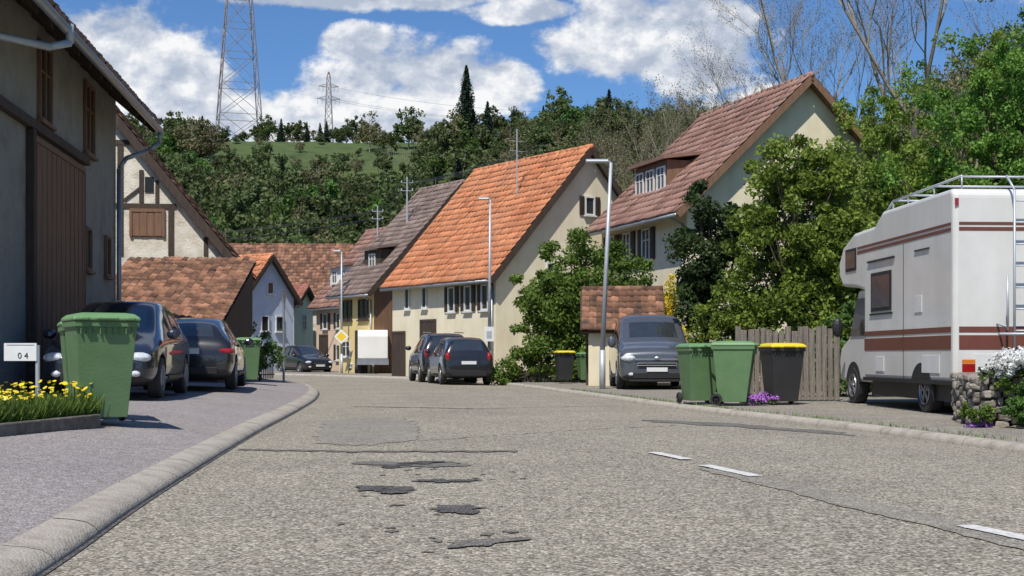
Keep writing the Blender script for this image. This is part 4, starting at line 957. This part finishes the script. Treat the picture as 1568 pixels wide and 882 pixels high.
# ------------------------------------------------------------ world, sun, camera
W=bpy.data.worlds.new('World'); S.world=W; W.use_nodes=True
t=NT(W)
out=t.n('ShaderNodeOutputWorld'); bg=t.n('ShaderNodeBackground'); bg.inputs[1].default_value=.105; t.l(bg.outputs[0],out.inputs[0])
sky=t.n('ShaderNodeTexSky'); sky.sky_type='NISHITA'; sky.sun_disc=False
sd=Vector((-.33,-.94,0)).normalized(); el=math.radians(56)
sky.sun_elevation=el; sky.sun_rotation=math.atan2(sd.x,sd.y)%(2*math.pi); sky.altitude=300; sky.air_density=1.0; sky.dust_density=.3; sky.ozone_density=2.0
tc=t.n('ShaderNodeTexCoord'); sep=t.n('ShaderNodeSeparateXYZ'); t.l(tc.outputs['Generated'],sep.inputs[0])
ay=t.math('MAXIMUM',t.math('ABSOLUTE',sep.outputs[1]),.15)
u=t.math('DIVIDE',sep.outputs[0],ay); v=t.math('DIVIDE',sep.outputs[2],ay)
cb=t.n('ShaderNodeCombineXYZ'); t.l(u,cb.inputs[0]); t.l(v,cb.inputs[1]); uv=cb.outputs[0]
def fbm(off,sc,det=9,ro=.55):
    mp=t.n('ShaderNodeMapping'); mp.inputs['Location'].default_value=off; mp.inputs['Scale'].default_value=(1,1.35,1); t.l(uv,mp.inputs[0])
    z=t.n('ShaderNodeTexNoise'); z.inputs['Scale'].default_value=sc; z.inputs['Detail'].default_value=det; z.inputs['Roughness'].default_value=ro; t.l(mp.outputs[0],z.inputs['Vector']); return z.outputs[0]
nA=fbm((3.1,1.7,0),16,9,.6); nB=fbm((3.1-.006,1.7+.016,0),16,6,.6); nC=fbm((8,2,0),9,6,.55)
bl=[(-.27,.205,.075,.06),(-.31,.235,.06,.04),(-.22,.175,.08,.04),(-.14,.18,.07,.045),(-.09,.195,.05,.045),(-.055,.20,.05,.04),(-.01,.205,.035,.025),(-.12,.240,.03,.015),(-.10,.275,.12,.011),(.01,.265,.05,.010),(.115,.255,.085,.045),(.07,.235,.05,.03),(.15,.225,.05,.03),(.19,.19,.05,.02),(.42,.3,.2,.03),(-.7,.3,.25,.1),(.8,.25,.3,.08),(.0,.75,.5,.12),(-.6,.8,.4,.15),(-.1,.135,.3,.035)]
f=None
for cx_,cy_,rx,ry in bl:
    s1=t.n('ShaderNodeVectorMath',operation='SUBTRACT'); t.l(uv,s1.inputs[0]); s1.inputs[1].default_value=(cx_,cy_,0)
    s2=t.n('ShaderNodeVectorMath',operation='DIVIDE'); t.l(s1.outputs[0],s2.inputs[0]); s2.inputs[1].default_value=(rx,ry,1)
    s3=t.n('ShaderNodeVectorMath',operation='LENGTH'); t.l(s2.outputs[0],s3.inputs[0])
    g=t.math('SUBTRACT',1.0,s3.outputs['Value']); g=t.math('MAXIMUM',g,-1.0)
    f=g if f is None else t.math('MAXIMUM',f,g)
fc=t.math('MINIMUM',f,.45)
dens=t.math('MULTIPLY_ADD',t.math('SUBTRACT',nA,.5),2.1,fc)
mr=t.n('ShaderNodeMapRange',interpolation_type='SMOOTHSTEP'); t.l(dens,mr.inputs[0]); mr.inputs[1].default_value=-.06; mr.inputs[2].default_value=.30
sh=t.math('MULTIPLY_ADD',t.math('SUBTRACT',nA,nB),3.4,.54)
sh=t.math('ADD',sh,t.math('MULTIPLY',t.math('SUBTRACT',nC,.5),1.7))
sh=t.math('ADD',sh,t.math('MULTIPLY',f,-.10))
sh=t.math('ADD',sh,t.math('MULTIPLY',t.math('SUBTRACT',v,.20),-3.5))
ccol=t.ramp(sh,[(.12,(4.3,4.9,6.0)),(.5,(6.4,6.8,7.5)),(.85,(9.2,9.2,9.2))])
skyc=t.mix(1.0,sky.outputs[0],(.55,.80,1.10),'MULTIPLY')
fin=t.mix(t.math('MULTIPLY',mr.outputs[0],.97),skyc,ccol)
t.l(fin,bg.inputs[0])
sl=bpy.data.lights.new('sun','SUN'); sl.energy=5.0; sl.angle=math.radians(.5); sl.color=(1,.95,.87)
so=bpy.data.objects.new('sun',sl); COL.objects.link(so)
sv=Vector((sd.x*math.cos(el),sd.y*math.cos(el),math.sin(el))); so.rotation_euler=sv.to_track_quat('Z','Y').to_euler(); so.location=(-20,-30,40)
cam=bpy.data.cameras.new('camera'); cam.lens=2000/1568*36; cam.sensor_width=36; cam.shift_y=104/1568; cam.clip_end=6000; cam.clip_start=.05
cob=bpy.data.objects.new('camera',cam); COL.objects.link(cob); cob.location=(0,0,.95); cob.rotation_euler=(math.pi/2,0,0); S.camera=cob
S.view_settings.view_transform='Standard'; S.view_settings.look='None'; S.view_settings.exposure=0
